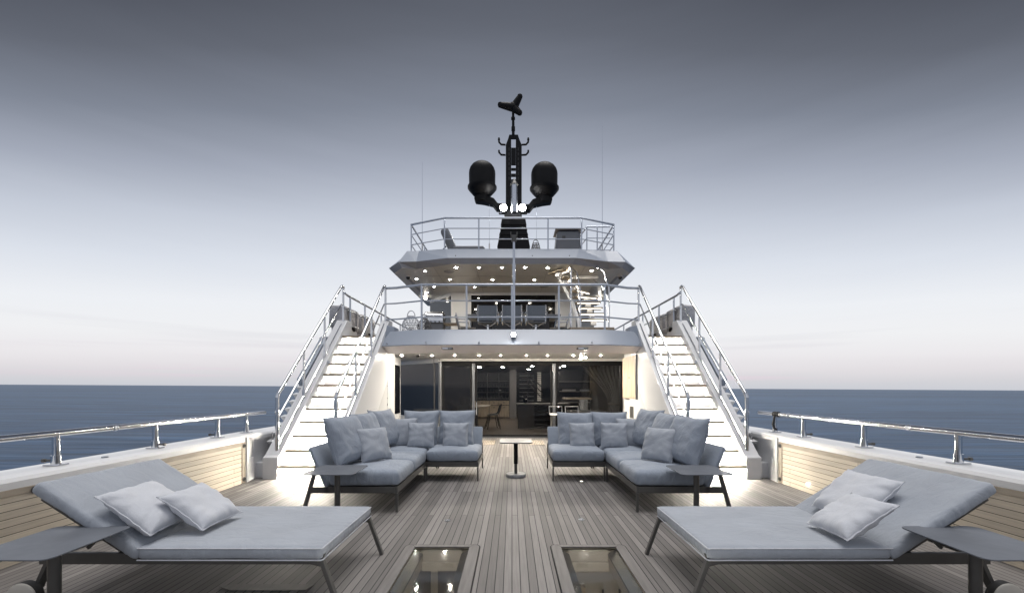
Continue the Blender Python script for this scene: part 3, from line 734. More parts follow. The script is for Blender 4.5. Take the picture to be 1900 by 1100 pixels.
# interior dining table and chairs
dt = thing('saloon_table', 'dark dining table with a pale top just inside the left door pane', 'table', (-1.25, 15, 0))
MB().box(-1.75, -.80, 14.2, 16.2, .73, .76).build('tabletop', 'oak', dt, bevel=.005); MB().box(-1.4, -1.2, 14.9, 15.4, .0, .729).build('pedestal', 'in_dark', dt)
def shell_chair(x, y, rz, lab):
    t0 = thing('saloon_chair', lab, 'chair', (0, 0, 0), 'black shell chairs in the saloon')
    mb = MB(); mb.loft([[(-.20, -.20, .46), (0, -.21, .44), (.20, -.20, .46)], [(-.22, .10, .45), (0, .10, .43), (.22, .10, .45)], [(-.21, .22, .52), (0, .25, .50), (.21, .22, .52)], [(-.18, .28, .82), (0, .32, .83), (.18, .28, .82)]])
    s_ = mb.build('shell', 'black', t0, smooth=True); sm = s_.modifiers.new('th', 'SOLIDIFY'); sm.thickness = .02; s_.modifiers.new('ss', 'SUBSURF').render_levels = 2
    for a, c in ((-1, -1), (1, -1), (-1, 1), (1, 1)): MB().cyl((a * .14, c * .12, .44), (a * .22, c * .22, 0), .014, 8).build('leg', 'dark_metal', t0)
    t0.location = (x, y, 0.002); t0.rotation_euler = (0, 0, rz)
shell_chair(-.66, 14.6, R(-75), 'black shell chair nearest the door at the saloon table'); shell_chair(-.66, 15.3, R(-80), 'black shell chair behind the first one at the saloon table')
# counter island, things on it, interior stair
isl = thing('saloon_island', 'low black sideboard standing inside the open saloon door', 'sideboard', (.8, 14.6, 0))
MB().box(.20, 1.9, 14.5, 15.1, .02, .82).build('body', 'in_dark', isl, bevel=.006); MB().box(.16, 1.94, 14.45, 15.14, .822, .86).build('worktop', 'in_shelf', isl, bevel=.004)
mb = MB()
for k in range(3): mb.box(.75, 1.85, 14.485, 14.499, .08 + k * .25, .30 + k * .25)
mb.build('drawer_front', 'black_gloss', isl)
v0 = thing('plant_vase', 'dark potted orchid on the black saloon sideboard', 'plant', (.45, 14.8, .86))
MB().lathe([(.05, .862), (.075, .92), (.06, .98), (.05, .99)], (.45, 14.8, 0), 16).build('vase', 'black_gloss', v0, smooth=True)
mb = MB(); rr = random.Random(5)
for k in range(60):
    c = Vector((.45, 14.8, 1.08)) + Vector((rr.gauss(0, .07), rr.gauss(0, .05), rr.gauss(0, .05))); e = Vector((rr.uniform(-1, 1), rr.uniform(-1, 1), rr.uniform(-1, 1))) * .05; f_ = Vector((rr.uniform(-1, 1), rr.uniform(-1, 1), rr.uniform(-1, 1))) * .03
    mb.poly([c, c + e, c + e + f_, c + f_])
mb.build('foliage', 'in_dark', v0, recalc=False)
ist = thing('interior_stair', 'open stair with steel handrails deep inside the saloon', 'staircase', (.6, 19, 0))
for k in range(8): MB().box(.36, 1.05, 20.6 + k * .0, 20.9 - k * .02, .55 + k * .2, .58 + k * .2).build('tread', 'in_wall', ist)
for dz in (0, .25, .5): MB().tube([(.45, 20.3, 2.1 - dz), (.75, 20.3, 2.1 - dz), (1.45, 20.3, 1.35 - dz), (1.45, 20.3, 1.2 - dz)], .018, 8).build('handrail', 'chrome', ist, smooth=True)
MB().cyl((.75, 20.3, .6), (.75, 20.3, 2.1), .015, 8).build('post', 'chrome', ist)
mb = MB()
for k in range(14): mb.box(1.22, 1.40, 20.75, 20.78, .75 + k * .1, .83 + k * .1)
mb.build('glowing_panel', glow('stair_panel_glow', (1, .93, .82), .16), ist)
# right shelves, curtain, wood table reflection modelled as a solid, stools
rs = thing('wall_shelf', 'dark wall shelves with books behind the right saloon window', 'shelf unit', (2.4, 17.3, 0))
mb = MB(); mb.box(1.9, 3.19, 17.6, 17.65, 0, 2.1); mb.build('back_panel', 'in_dark', rs)
for z in (.78, 1.22, 1.62): MB().box(1.92, 3.19, 17.2, 17.598, z, z + .03).build('shelf', 'in_shelf', rs)
for x0, x1, nm, z in ((2.05, 2.55, 'pale flat books lying on the lower saloon wall shelf', 1.25), (2.75, 3.1, 'reddish flat books lying on the lower saloon wall shelf', 1.25)):
    o = MB().box(x0, x1, 17.25, 17.5, z + .001, z + .07).build('book_stack', ('in_wall', 'cabinet')[x0 > 2.6], shift=(x0, 17.3, z), bevel=.004); tag(o, nm, 'books')
cu = thing('curtain', 'grey tied back curtain behind the right saloon window', 'curtain', (2.8, 12.6, 0))
mb = MB(); rows = []
for i in range(14):
    f_ = i / 13; z = 2.15 - 2.0 * f_
    w = 1.0 - .72 * math.sin(min(1, f_ / .62) * math.pi / 2) ** 1.6 if f_ < .62 else .28 + (f_ - .62) * .5
    rows.append([(3.12 - (1.15 * w) * (1 - j / 40), 12.55 + .04 * math.sin(j * 1.3) * (1 if f_ < .5 else .8), z) for j in range(41)])
mb.loft(rows); mb.build('drape', 'curtain', cu, smooth=True, recalc=False); MB().box(2.78, 3.12, 12.48, 12.62, .90, .95).build('tie', 'in_shelf', cu)
wt = thing('table_reflection', 'reflection of a pale oak high table with glass pedestal, modelled solid behind the right saloon window', 'table', (1.95, 13.6, 0))
MB().box(1.62, 2.45, 13.2, 13.9, 1.03, 1.08).build('tabletop', 'oak', wt, bevel=.005); MB().box(2.1, 2.35, 13.4, 13.6, .66, 1.029).build('pedestal', 'chrome', wt); MB().box(1.8, 2.95, 13.1, 14.2, .60, .66).build('low_counter', 'in_wall', wt, bevel=.005); MB().box(1.9, 2.9, 13.25, 14.1, 0, .598).build('low_base', 'in_dark', wt)
for i, x in enumerate((1.18, 1.62)):
    st = thing('bar_stool', ('white bar stool on black legs beside the right door mullion', 'white bar stool in front of the right saloon window')[i], 'stool', (x, 11.6, 0), 'white bar stools by the saloon')
    MB().box(x - .17, x + .19, 11.45, 11.75, .66, .70).build('seat', 'white', st, bevel=.015)
    for a in (-.13, .15):
        for c in (11.48, 11.72): MB().cyl((x + a * .9, c, .66), (x + a, c, .004), .014, 8).build('leg', 'dark_metal', st)
    MB().tube([(x - .16, 11.74, .7), (x - .17, 11.77, .88), (x + .18, 11.77, .88), (x + .18, 11.74, .7)], .012, 8).build('backrest', 'chrome', st, smooth=True)

# ------------------------------------------------------------------ upper house
uh = thing('upper_house', 'white upper deckhouse with dark glass doors behind the dining table', 'deckhouse', (0, 15, 2.484))
UZ = 2.484; CZ = 4.70
mb = MB(); mb.box(-2.12, -1.42, 15, 15.1, UZ, CZ); mb.box(1.50, 2.22, 15, 15.1, UZ, CZ); mb.box(-1.419, 1.499, 15.0, 15.1, 4.60, CZ); mb.build('front_wall', 'white', uh)
f_ = MB(); f_.box(-1.419, -1.36, 15.0, 15.06, UZ, 4.6); f_.box(1.44, 1.499, 15.0, 15.06, UZ, 4.6); f_.box(-1.36, 1.44, 15.0, 15.06, 4.52, 4.6); f_.box(.02, .06, 15.0, 15.06, UZ, 4.52)
fr = f_.build('door_frame', 'black', uh); MB().box(-1.36, .02, 15.03, 15.04, UZ, 4.52).build('glass_pane', 'smoke', fr); MB().box(.06, 1.44, 15.03, 15.04, UZ, 4.52).build('glass_pane', 'smoke', fr)
for s in (-1, 1):
    xo = 2.13 if s < 0 else 2.23
    MB().hexa([(s * xo, 15.02, UZ), (s * 3.1, 16.3, UZ), (s * 3.1, 16.36, UZ), (s * xo, 15.08, UZ), (s * xo, 15.02, 4.58), (s * 3.1, 16.3, 4.58), (s * 3.1, 16.36, 4.58), (s * xo, 15.08, 4.58)]).build('angled_window', 'navy', uh)
    MB().hexa([(s * xo, 15.02, 4.582), (s * 3.1, 16.3, 4.582), (s * 3.1, 16.36, 4.582), (s * xo, 15.08, 4.582), (s * xo, 15.02, CZ), (s * 3.1, 16.3, CZ), (s * 3.1, 16.36, CZ), (s * xo, 15.08, CZ)]).build('window_head', 'white', uh)

# ------------------------------------------------------------------ sun deck
sdk = thing('sun_deck', 'faceted sun deck overhang with spotlit soffit on top of the yacht', 'deck', (0, 12, 4.7))
def mir(pts): return [(-x, y, z) for x, y, z in pts] + [(0.0, pts[-1][1], pts[-1][2])] + [(x, y, z) for x, y, z in pts[::-1]]
bot = mir([(-3.42, 12.48, 4.70), (-3.04, 11.92, 4.70), (-2.68, 12.05, 4.70), (-1.61, 11.55, 4.70)])
blo = mir([(-3.57, 12.50, 4.85), (-3.13, 11.90, 4.86), (-2.63, 11.83, 4.85), (-1.70, 11.50, 4.85)])
bhi = mir([(-3.02, 12.45, 5.25), (-2.98, 12.23, 5.26), (-2.63, 12.20, 5.26), (-1.87, 12.03, 5.26)])
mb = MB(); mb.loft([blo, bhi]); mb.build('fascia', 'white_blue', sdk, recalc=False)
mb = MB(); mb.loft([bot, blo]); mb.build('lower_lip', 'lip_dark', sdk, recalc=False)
inn = [(x, 17.5, 5.26) for x, y, z in bhi]; mb = MB(); mb.loft([bhi, inn]); mb.build('sun_floor', 'teak_plain', sdk, recalc=False)
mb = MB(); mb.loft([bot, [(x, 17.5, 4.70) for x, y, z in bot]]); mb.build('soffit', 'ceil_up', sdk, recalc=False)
for s in (-1, 1):
    MB().loft([[(s * 3.42, 12.48, 4.70), (s * 3.57, 12.50, 4.85), (s * 3.02, 12.45, 5.25)], [(s * 3.42, 17.5, 4.70), (s * 3.57, 17.5, 4.85), (s * 3.02, 17.5, 5.25)]])
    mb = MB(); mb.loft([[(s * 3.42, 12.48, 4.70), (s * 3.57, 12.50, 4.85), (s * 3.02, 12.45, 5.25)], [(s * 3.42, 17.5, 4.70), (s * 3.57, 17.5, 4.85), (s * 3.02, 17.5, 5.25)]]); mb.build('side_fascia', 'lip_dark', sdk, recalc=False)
    mb = MB(); mb.box(s * 3.10, s * 3.18, 12.9, 16.8, 4.690, 4.698); mb.build('slot_strip', 'lip_dark', sdk)
    MB().box(s * 3.28, s * 3.40, 12.40, 12.41, 4.755, 4.80).build('marker_lamp', 'black', sdk)
for x, y in ((-1.80, 12.3), (1.65, 12.4), (-.95, 14.1), (1.05, 14.1)):
    MB().lathe([(.15, 4.6985), (.145, 4.690)], (x, y, 0), 24).build('speaker_grille', 'lip_dark', sdk)
mb = MB()
for x in (-2.15, -.99, .99, 2.0): mb.box(x - .004, x + .004, 11.8, 15, 4.696, 4.699)
for y in (12.75, 14.0): mb.box(-2.6, 1.9, y - .004, y + .004, 4.6955, 4.6985)
mb.build('panel_seam', 'lip_dark', sdk)
for x in (-2.35, -1.52, .55, 1.55, 2.3):
    y = 11.62 + max(0, abs(x) - 1.7) * .36; MB().cyl((x, y + .02, 4.93), (x, y - .01, 4.945), .022, 12, .016).build('drain_nipple', 'dark_metal', sdk, smooth=True)
MB().box(1.75, 2.55, 12.7, 14.6, 4.60, 4.692).build('hatch_trunk', 'ceil', sdk, bevel=.01)
rows3 = [('front', [(846.5, 496), (888.5, 496), (931.4, 496), (974, 496), (1016.6, 497), (1058, 498)]), ('second', [(773, 517.6), (835, 518), (913.8, 518.6), (991.5, 519), (1054, 519.4)]), ('third', [(792.8, 542), (805.4, 531.8), (880.5, 532.6)])]
for nm, r_ in rows3:
    for i, (px, py) in enumerate(r_):
        Y = 3.298 * F / (HY - py); p = ((px - CX) / F * Y, Y, 4.6985)
        downlight(p, 'lamp_soft', .042, '%s small downlight from the left in the %s row of the sun deck soffit' % (ORD[i], nm), 'downlights in the sun deck soffit')
for i, (px, py) in enumerate(((789, 502.5), (1098, 502))):
    Y = 3.298 * F / (HY - py); downlight(((px - CX) / F * Y, Y, 4.6985), 'lamp_soft', .04, 'outer downlight near the %s tip of the sun deck soffit' % ('left', 'right')[i], 'downlights in the sun deck soffit')
for i, (px, py) in enumerate(((789.6, 553), (1113, 555))):
    p = at(px, py, 15.6); o = MB().lathe([(.04, -.04), (.06, 0), (.04, .04)], p, 14).build('wall_lamp', 'wall_glow', shift=p, smooth=True); tag(o, 'bright wall lamp under the %s edge of the sun deck' % ('left', 'right')[i], 'light', 'bright wall lamps')
for i, (px, py) in enumerate(((757, 506), (1151, 511))):
    Y = 12.75; x = (px - CX) / F * Y; t0 = thing('dome_camera', 'black dome camera under the %s corner of the sun deck' % ('left', 'right')[i], 'camera', (x, Y, 4.7), 'sun deck dome cameras')
    MB().lathe([(.075, 4.699), (.075, 4.66)], (x, Y, 0), 16).build('base', 'lip', t0); MB().lathe([(.06, 4.659), (.055, 4.62), (.03, 4.59), (.008, 4.58)], (x, Y, 0), 16).build('dome', 'black_gloss', t0, smooth=True)

# ------------------------------------------------------------------ railings
def railing(name, label, line, zb, zt, mids, posts, r=.024, rp=.02, mat='rail', group=None, close=()):
    t0 = thing(name, label, 'railing', (line[0][0], line[0][1], zb), group)
    MB().tube([(x, y, zt) for x, y in line], r, 10).build('top_rail', mat, t0, smooth=True)
    for z in mids: MB().tube([(x, y, z) for x, y in line], r * .6, 8).build('mid_rail', mat, t0, smooth=True)
    for x, y in posts: MB().cyl((x, y, zb), (x, y, zt), rp, 10).build('post', mat, t0, smooth=True)
    return t0
yl = 9.02
railing('upper_deck_rail', 'three bar steel railing along the upper deck edge above the fascia', [(-2.72, 9.35), (-2.5, 9.31), (-1.89, yl), (1.94, yl), (2.5, 9.31), (2.75, 9.35)], 2.60, 3.545, (3.21, 2.87), [(-1.89, yl), (-.95, yl), (0, yl), (.98, yl), (1.94, yl)], .026, .021)
ys_ = 12.08
sr = railing('sun_deck_rail', 'three bar steel railing around the sun deck at the top', [(-2.94, 17), (-2.94, 12.58), (-1.89, ys_), (1.95, ys_), (2.97, 12.58), (2.97, 17)], 5.26, 6.14, (5.85, 5.55), [(-2.94, 12.58), (-1.89, ys_), (-.93, ys_), (1.01, ys_), (1.95, ys_), (2.97, 12.58), (-2.94, 14.5), (2.97, 14.5), (-2.94, 16.5), (2.97, 16.5)], .024, .02)
railing('hatch_rail', 'short railing round the sun deck stair opening, right corner', [(2.1, 14.4), (2.24, 12.9), (2.94, 12.9)], 5.27, 6.2, (5.86, 5.5), [(2.24, 12.9), (2.55, 12.9)], .02, .018)
for s in (-1, 1):
    railing('side_deck_rail', 'steel railing running aft along the %s edge of the upper deck' % SIDE[s], [(s * 3.62, 9.32), (s * 3.66, 9.6), (s * 3.62, 17)], 2.49, 3.44, (3.12, 2.80), [(s * 3.66, 9.75), (s * 3.65, 10.7), (s * 3.64, 12.0), (s * 3.63, 14), (s * 3.62, 16.5)], .024, .02, group='upper side deck railings')
    # covered liferaft cases
    for k, (y0, y1) in enumerate(((9.55, 10.55), (10.70, 11.75))):
        t0 = thing('raft_case', '%s grey canvas covered raft case on the %s rail' % (('front', 'rear')[k], SIDE[s]), 'raft case', (s * 3.85, (y0 + y1) / 2, 2.75), 'covered raft cases on the upper rails')
        m_ = Matrix.Translation((s * 3.90, (y0 + y1) / 2, 2.985))
        soft_box(MB(), .17, (y1 - y0) / 2, .245, .06, .02, k + 3 * s, .012, 5, m_).build('cover', 'canvas', t0, smooth=True, auto=60) if False else None
        mb = MB(); soft_box(mb, .17, (y1 - y0) / 2, .245, .06, .02, k + 3 * s, .012, 5, m_); mb.build('cover', 'canvas', t0, smooth=True, auto=60)
        for yy in (y0 + .25, y1 - .25): MB().box(s * 3.715, s * 3.725, yy - .02, yy + .02, 2.72, 3.2).build('strap', 'cabinet', t0)
        MB().tube([(s * 3.70, y0 + .45, 2.78), (s * 3.68, y0 + .5, 2.72), (s * 3.70, y0 + .55, 2.78)], .025, 8).build('buckle', 'black', t0, smooth=True)
        MB().box(s * 3.76, s * 4.04, y0 + .1, y1 - .1, 2.49, 2.74).build('cradle', 'white', t0)

# flag staff and lamp on the fascia
fs = thing('flag_staff', 'tall bright steel staff rising from the middle of the upper deck edge', 'staff', (.04, 8.98, 2.6))
MB().cyl((.04, 8.96, 2.58), (.04, 8.96, 4.42), .027, 14, .024).build('pole', 'rail', fs, smooth=True)
mb = MB(); mb.cyl((.04, 8.96, 4.42), (.04, 8.96, 4.50), .05, 12); mb.box(-.03, .11, 8.93, 8.99, 4.50, 4.56); mb.box(-.035, -.015, 8.93, 8.99, 4.5, 4.62); mb.box(.095, .115, 8.93, 8.99, 4.5, 4.62); mb.build('clamp_head', 'dark_metal', fs)
MB().cyl((.04, 8.96, 3.62), (.04, 8.96, 3.98), .034, 12).build('sleeve', 'steel', fs, smooth=True)
p = Vector((.03, 8.52, 2.44)); fl_ = thing('fascia_lamp', 'single dazzling white lamp on the middle of the upper deck fascia', 'light', p)
MB().cyl(p + Vector((0, .18, 0)), p + Vector((0, -.01, 0)), .05, 16).build('body', 'steel', fl_, smooth=True); MB().lathe([(.044, 0), (.03, -.03), (.004, -.04)], p + Vector((0, -.012, 0)), 16, 'y').build('lens', 'fspot', fl_, smooth=True)

# ------------------------------------------------------------------ mast
MY = 15.5
ms = thing('radar_mast', 'tall black radar mast with two large domes at the top of the yacht', 'mast', at(953, 462, MY))
def mp_(px, py, dy=0): return at(px, py, MY) + Vector((0, dy, 0))
def plate(x0, x1, y0, y1, d0=-.12, d1=.12):
    a, c = at(x0, y1, MY), at(x1, y0, MY); return (a.x, c.x, MY + d0, MY + d1, a.z, c.z)
mb = MB()
def quadp(pts, d0=-.03, d1=.05):
    mb.prism([mp_(x, y, d0) for x, y in pts], (0, d1 - d0, 0))
quadp([(938.5, 430), (948.5, 430), (948.5, 258), (943, 258), (938.5, 270)]); quadp([(957, 430), (968, 430), (968, 270), (963, 258), (957, 258)])
quadp([(943, 257.8), (963, 257.8), (961, 251), (945, 251)])
for y0, y1 in ((275, 306.5), (312.5, 316.5), (323, 328), (333.5, 338), (344, 430)): quadp([(948.6, y1), (956.9, y1), (956.9, y0), (948.6, y0)], -.025, .04)
mb.build('column', 'black', ms)
mb = MB()
for x in (944.5, 961.5):
    for y0 in range(275, 335, 9): quadp([(x - .6, y0 + 6), (x + .6, y0 + 6), (x + .6, y0), (x - .6, y0)], -.036, -.0305)
mb.build('ladder_slots', 'in_dark', ms)
mb = MB()
for k, (x0, x1, y0, y1) in enumerate(((931, 975, 408, 423), (930, 976.5, 423, 432), (928, 978, 432, 441), (926, 980, 441, 463))):
    mb.hexa([mp_(x0 - (1.5 if k < 3 else 3), y1, -.3), mp_(x1 + (1.5 if k < 3 else 3), y1, -.3), mp_(x1 + (1.5 if k < 3 else 3), y1, .5), mp_(x0 - (1.5 if k < 3 else 3), y1, .5), mp_(x0 + 1.2, y0 + .4, -.28), mp_(x1 - 1.2, y0 + .4, -.28), mp_(x1 - 1.2, y0 + .4, .5), mp_(x0 + 1.2, y0 + .4, .5)])
mb.build('louvred_base', 'black', ms, bevel=.01)
MB().box(*plate(936, 968, 395, 408, -.2, .3)).build('neck', 'black', ms)
for s, cx, cy in ((-1, 894.7, 330), (1, 1010, 332)):
    c = at(cx, cy, MY); k = MY / F
    prof = [(11 * k, -34 * k), (16 * k, -33 * k), (24 * k, -24 * k), (27 * k, -20 * k), (27 * k, -17 * k), (24.3 * k, -16.5 * k), (24.6 * k, 7 * k), (24.1 * k, 12 * k), (22.4 * k, 17 * k), (19.2 * k, 21.6 * k), (14.6 * k, 25.2 * k), (8 * k, 27.6 * k), (.01, 28.4 * k)]
    dm = MB().lathe(prof, c, 40).build('radar_dome', 'black', ms, smooth=True)
    MB().lathe([(10 * k, -45 * k), (11.5 * k, -44 * k), (11.5 * k, -33 * k)], c, 20).build('pedestal', 'black', dm)
    tip = cx + s * 11
    mb = MB(); a = mp_(cx - s * 10, cy + 38); 
    pts = [(cx + s * -14, cy + 36), (cx + s * 13, cy + 36), (cx + s * 14.5, cy + 40), (cx + s * 13, cy + 45), (cx - s * 3, cy + 47), (cx - s * 28, cy + 63), (cx - s * 47, cy + 66), (cx - s * 47, cy + 51), (cx - s * 28, cy + 50)]
    pts = [(cx + 13 * s, cy + 36), (cx + 14.5 * s, cy + 41), (cx + 12 * s, cy + 46), (cx - 3 * s, cy + 48), (cx - 20 * s, cy + 52), (cx - 27 * s, cy + 61), (cx - 45 * s, cy + 61), (cx - 45 * s, cy + 51), (cx - 29 * s, cy + 50), (cx - 22 * s, cy + 41), (cx - 12 * s, cy + 37)]
    mb.prism([mp_(x, y, -.16) for x, y in pts], (0, .32, 0)); mb.build('dome_arm', 'black', dm, bevel=.02)
for s in (-1, 1):
    for yy in (268, 287):
        b0 = mp_(953 + s * 15, yy + 1); MB().tube([b0, mp_(953 + s * 23, yy + .5), mp_(953 + s * 27, yy - 4), mp_(953 + s * 27.2, yy - 8)], .033, 8).build('antenna_arm', 'black', ms, smooth=True)
        if yy == 268: MB().cyl(mp_(953 + s * 27.2, yy - 8), mp_(953 + s * 27.2, yy - 12), .045, 8, .03).build('aerial_tip', 'black', ms)
MB().tube([mp_(952.3, 252), mp_(952.3, 236), mp_(952.2, 225), mp_(952.0, 206)], .055, 10, .045).build('top_pole', 'black', ms, smooth=True)
MB().cyl(mp_(952, 222), mp_(952, 218.5), .075, 10).build('pole_collar', 'black', ms); MB().cyl(mp_(952.3, 243), mp_(952.3, 236), .07, 10).build('pole_collar', 'black', ms)
# tilted three lobed antenna
hub = Vector((953, 200)); lobes = [((928.5, 198.5), 8), ((964.5, 183.5), 10), ((964, 213), 8)]
mb = MB()
mb.lathe([(.02, .13), (.13, .11), (.17, .04), (.17, -.05), (.08, -.1)], mp_(952, 199), 16)
for (lx, ly), w in lobes:
    a = mp_(953, 200); b_ = mp_(lx, ly, -.1)
    mb.tube([a, a.lerp(b_, .4), a.lerp(b_, .75), b_, b_ + (b_ - a).normalized() * .05], .15, 12, .075)
    mb.lathe([(.02, .09), (.085, .06), (.10, 0), (.08, -.06), (.02, -.09)], b_, 12)
o = mb.build('three_lobe_antenna', 'black', ms, smooth=True)
cl = MB().cyl(mp_(954, 404, -.45), mp_(954, 354, -.45), .11, 14).build('lamp_tube', 'steel', ms, smooth=True)
MB().cyl(mp_(954, 354, -.45), mp_(954, 343, -.45), .15, 14, .02).build('pointed_cap', 'dark_metal', cl)
for i, (px, py) in enumerate(((934.5, 391), (969, 391))):
    p = mp_(px, py, -.25); t0 = thing('search_light', 'dazzling white searchlight on the %s side of the black mast' % ('left', 'right')[i], 'light', p, 'searchlights on the mast')
    MB().cyl(p + Vector((0, .16, 0)), p, .13, 18).build('housing', 'black', t0, smooth=True)
    MB().lathe([(.12, 0), (.10, -.03), (.01, -.05)], p - Vector((0, .002, 0)), 18, 'y').build('lens', 'spot', t0, smooth=True)
    MB().tube([p + Vector((-.15, .08, 0)), p + Vector((-.15, .08, -.18)), p + Vector((.15, .08, -.18)), p + Vector((.15, .08, 0))], .025, 8).build('bracket', 'black', t0)
# whip aerials
for px, top, Y, lab in ((783.5, 300, 14.5, 'faint thin whip aerial left of the sun deck lounge'), (1117.5, 232, 14.5, 'tall thin whip aerial over the right end of the sun deck rail'), (908, 380, 15.3, 'short thin wire aerial beneath the left radar dome'), (995.5, 383, 15.3, 'short thin wire aerial beneath the right radar dome')):
    a, c = at(px, 465, Y), at(px, top, Y); w = thing('whip_aerial', lab, 'aerial', a, 'whip aerials')
    MB().tube([a, a.lerp(c, .5), c], .012 if Y < 15 else .008, 6, .005).build('whip', 'rail', w); MB().cyl(a, a + Vector((0, 0, .25)), .025, 8).build('base', 'white', w)

# ------------------------------------------------------------------ upper deck furniture
def director_chair(lab):
    t0 = thing('mesh_chair', lab, 'chair', (0, 0, 0), 'mesh dining chairs on the upper deck')
    MB().loft([[(-.20, -.02, .80), (.20, -.02, .80)], [(-.205, .02, .66), (.205, .02, .66)], [(-.205, .05, .46), (.205, .05, .46)]]) 
    mb = MB(); mb.hexa([(-.20, -.05, .80), (.20, -.05, .80), (.205, .04, .47), (-.205, .04, .47), (-.20, -.035, .80), (.20, -.035, .80), (.205, .055, .47), (-.205, .055, .47)]); mb.build('back_sling', 'mesh', t0)
    MB().box(-.21, .21, .02, .46, .425, .44).build('seat_sling', 'mesh', t0)
    for s in (-1, 1):
        MB().tube([(s * .215, -.05, .81), (s * .222, .04, .46), (s * .222, .46, .43)], .013, 8).build('side_frame', 'chrome', t0, smooth=True)
        MB().tube([(s * .225, -.02, .64), (s * .25, .0, .645), (s * .25, .30, .64), (s * .235, .34, .44)], .014, 8).build('armrest', 'chrome', t0, smooth=True)
    for a, c in ((-1, -1), (1, -1), (-1, 1), (1, 1)): MB().tube([(0, .24, .12), (a * .26, .24 + c * .26, .05), (a * .27, .24 + c * .27, 0)], .014, 8).build('leg', 'chrome', t0, smooth=True)
    MB().cyl((0, .24, .10), (0, .24, .42), .025, 10).build('column', 'chrome', t0); MB().tube([(-.2, .05, .43), (-.06, .22, .36), (.06, .22, .36), (.2, .05, .43)], .014, 8).build('cross_brace', 'chrome', t0, smooth=True)
    return t0
xs_c = [(904.5, 'left'), (949.5, 'middle'), (994.5, 'right')]
ch0 = director_chair('left of the three grey mesh dining chairs seen from behind'); ch0.location = ((904.5 - CX) / F * 10.0, 10.0, UZ + .005)
dup(ch0, ((950 - CX) / F * 10.0, 10.0, UZ + .005), 0, 'middle of the three grey mesh dining chairs seen from behind'); dup(ch0, ((995 - CX) / F * 10.0, 10.0, UZ + .005), 0, 'right of the three grey mesh dining chairs seen from behind')
dup(ch0, (-1.42, 11.2, UZ + .005), R(-80), 'mesh dining chair seen from the side at the left table end'); dup(ch0, (1.45, 11.2, UZ + .005), R(82), 'mesh dining chair seen from the side at the right table end')
tb = thing('dining_table', 'long dark dining table behind the mesh chairs on the upper deck', 'table', (0, 11.2, UZ))
MB().box(-1.15, 1.22, 10.75, 11.7, UZ + .70, UZ + .74).build('tabletop', 'cabinet', tb, bevel=.006)
for x in (-.7, .75): MB().box(x - .2, x + .2, 11.0, 11.45, UZ + .002, UZ + .698).build('pedestal', 'in_dark', tb)
# grill
gx0, gx1, gy = -2.32, -1.83, 11.4
g_ = thing('gas_grill', 'stainless gas grill with closed hood on the upper deck, left end', 'grill', ((gx0 + gx1) / 2, gy, UZ))
MB().box(gx0, gx1, gy, gy + .5, UZ + .02, UZ + .62).build('cabinet', 'cabinet', g_, bevel=.01)
mb = MB(); mb.prism([(gx0, gy - .02, UZ + .66), (gx0, gy - .02, UZ + .84), (gx0, gy + .08, UZ + .93), (gx0, gy + .42, UZ + .93), (gx0, gy + .5, UZ + .85), (gx0, gy + .5, UZ + .66)], (gx1 - gx0, 0, 0)); hd = mb.build('hood', 'chrome', g_, bevel=.02)
MB().tube([(gx0 + .06, gy - .02, UZ + .80), (gx0 + .06, gy - .07, UZ + .80), (gx1 - .06, gy - .07, UZ + .80), (gx1 - .06, gy - .02, UZ + .80)], .012, 8).build('handle', 'steel', hd, smooth=True)
MB().box(gx0 - .01, gx1 + .01, gy - .05, gy + .5, UZ + .622, UZ + .658).build('control_panel', 'steel', g_, bevel=.006)
for k in range(4): MB().cyl((gx0 + .08 + k * .11, gy - .05, UZ + .64), (gx0 + .08 + k * .11, gy - .08, UZ + .64), .018, 10).build('knob', 'dark_metal', g_)
MB().box(gx1 + .011, gx1 + .35, gy + .05, gy + .45, UZ + .60, UZ + .63).build('side_shelf', 'teak_plain', g_)
def lantern(x, y, z, r, h, mat, label, shape, group='wicker lanterns'):
    t0 = thing('wicker_lantern', label, 'lantern', (x, y, z), group)
    mb = MB(); nm = 14; prof = []
    for i in range(13):
        f_ = i / 12
        if shape == 'ball': rr = r * math.sqrt(max(.12, 1 - (2 * f_ - 1) ** 2 * .95))
        else: rr = r * (1.0 - .5 * f_ ** 1.1) if f_ > .05 else r * .95
        prof.append((rr, z + h * f_))
    for tw in (1, -1):
        for k in range(nm):
            mb.tube([(x + rr * math.cos(2 * math.pi * k / nm + tw * i * .16), y + rr * math.sin(2 * math.pi * k / nm + tw * i * .16), zz) for i, (rr, zz) in enumerate(prof)], .006, 4)
    for i in (0, 4, 8, 12):
        rr, zz = prof[i]; mb.tube([(x + rr * math.cos(R(a)), y + rr * math.sin(R(a)), zz) for a in range(0, 361, 20)], .009, 5)
    mb.build('weave', mat, t0)
    MB().tube([(x + r * .42 * math.cos(R(a)), y, z + h + r * .62 * math.sin(R(a))) for a in range(0, 181, 15)], .010, 6).build('handle', mat, t0, smooth=True)
    MB().lathe([(r * .28, z + .012), (r * .3, z + h * .5), (r * .26, z + h * .52)], (x, y, 0), 14).build('glass_cup', 'glass', t0)
lantern(-2.28, 9.75, UZ, .205, .52, 'wicker', 'round white wicker lantern with hoop handle by the upper rail, left end', 'ball')
lantern(-2.02, 9.95, UZ, .16, .50, 'wicker_dark', 'small grey wicker lantern between the white lantern and the grill', 'ball')
lantern((994 - CX) / F * 13, 13, 5.26, .20, .46, 'wicker_dark', 'grey cone shaped rope lantern beside the mast on the sun deck', 'cone')

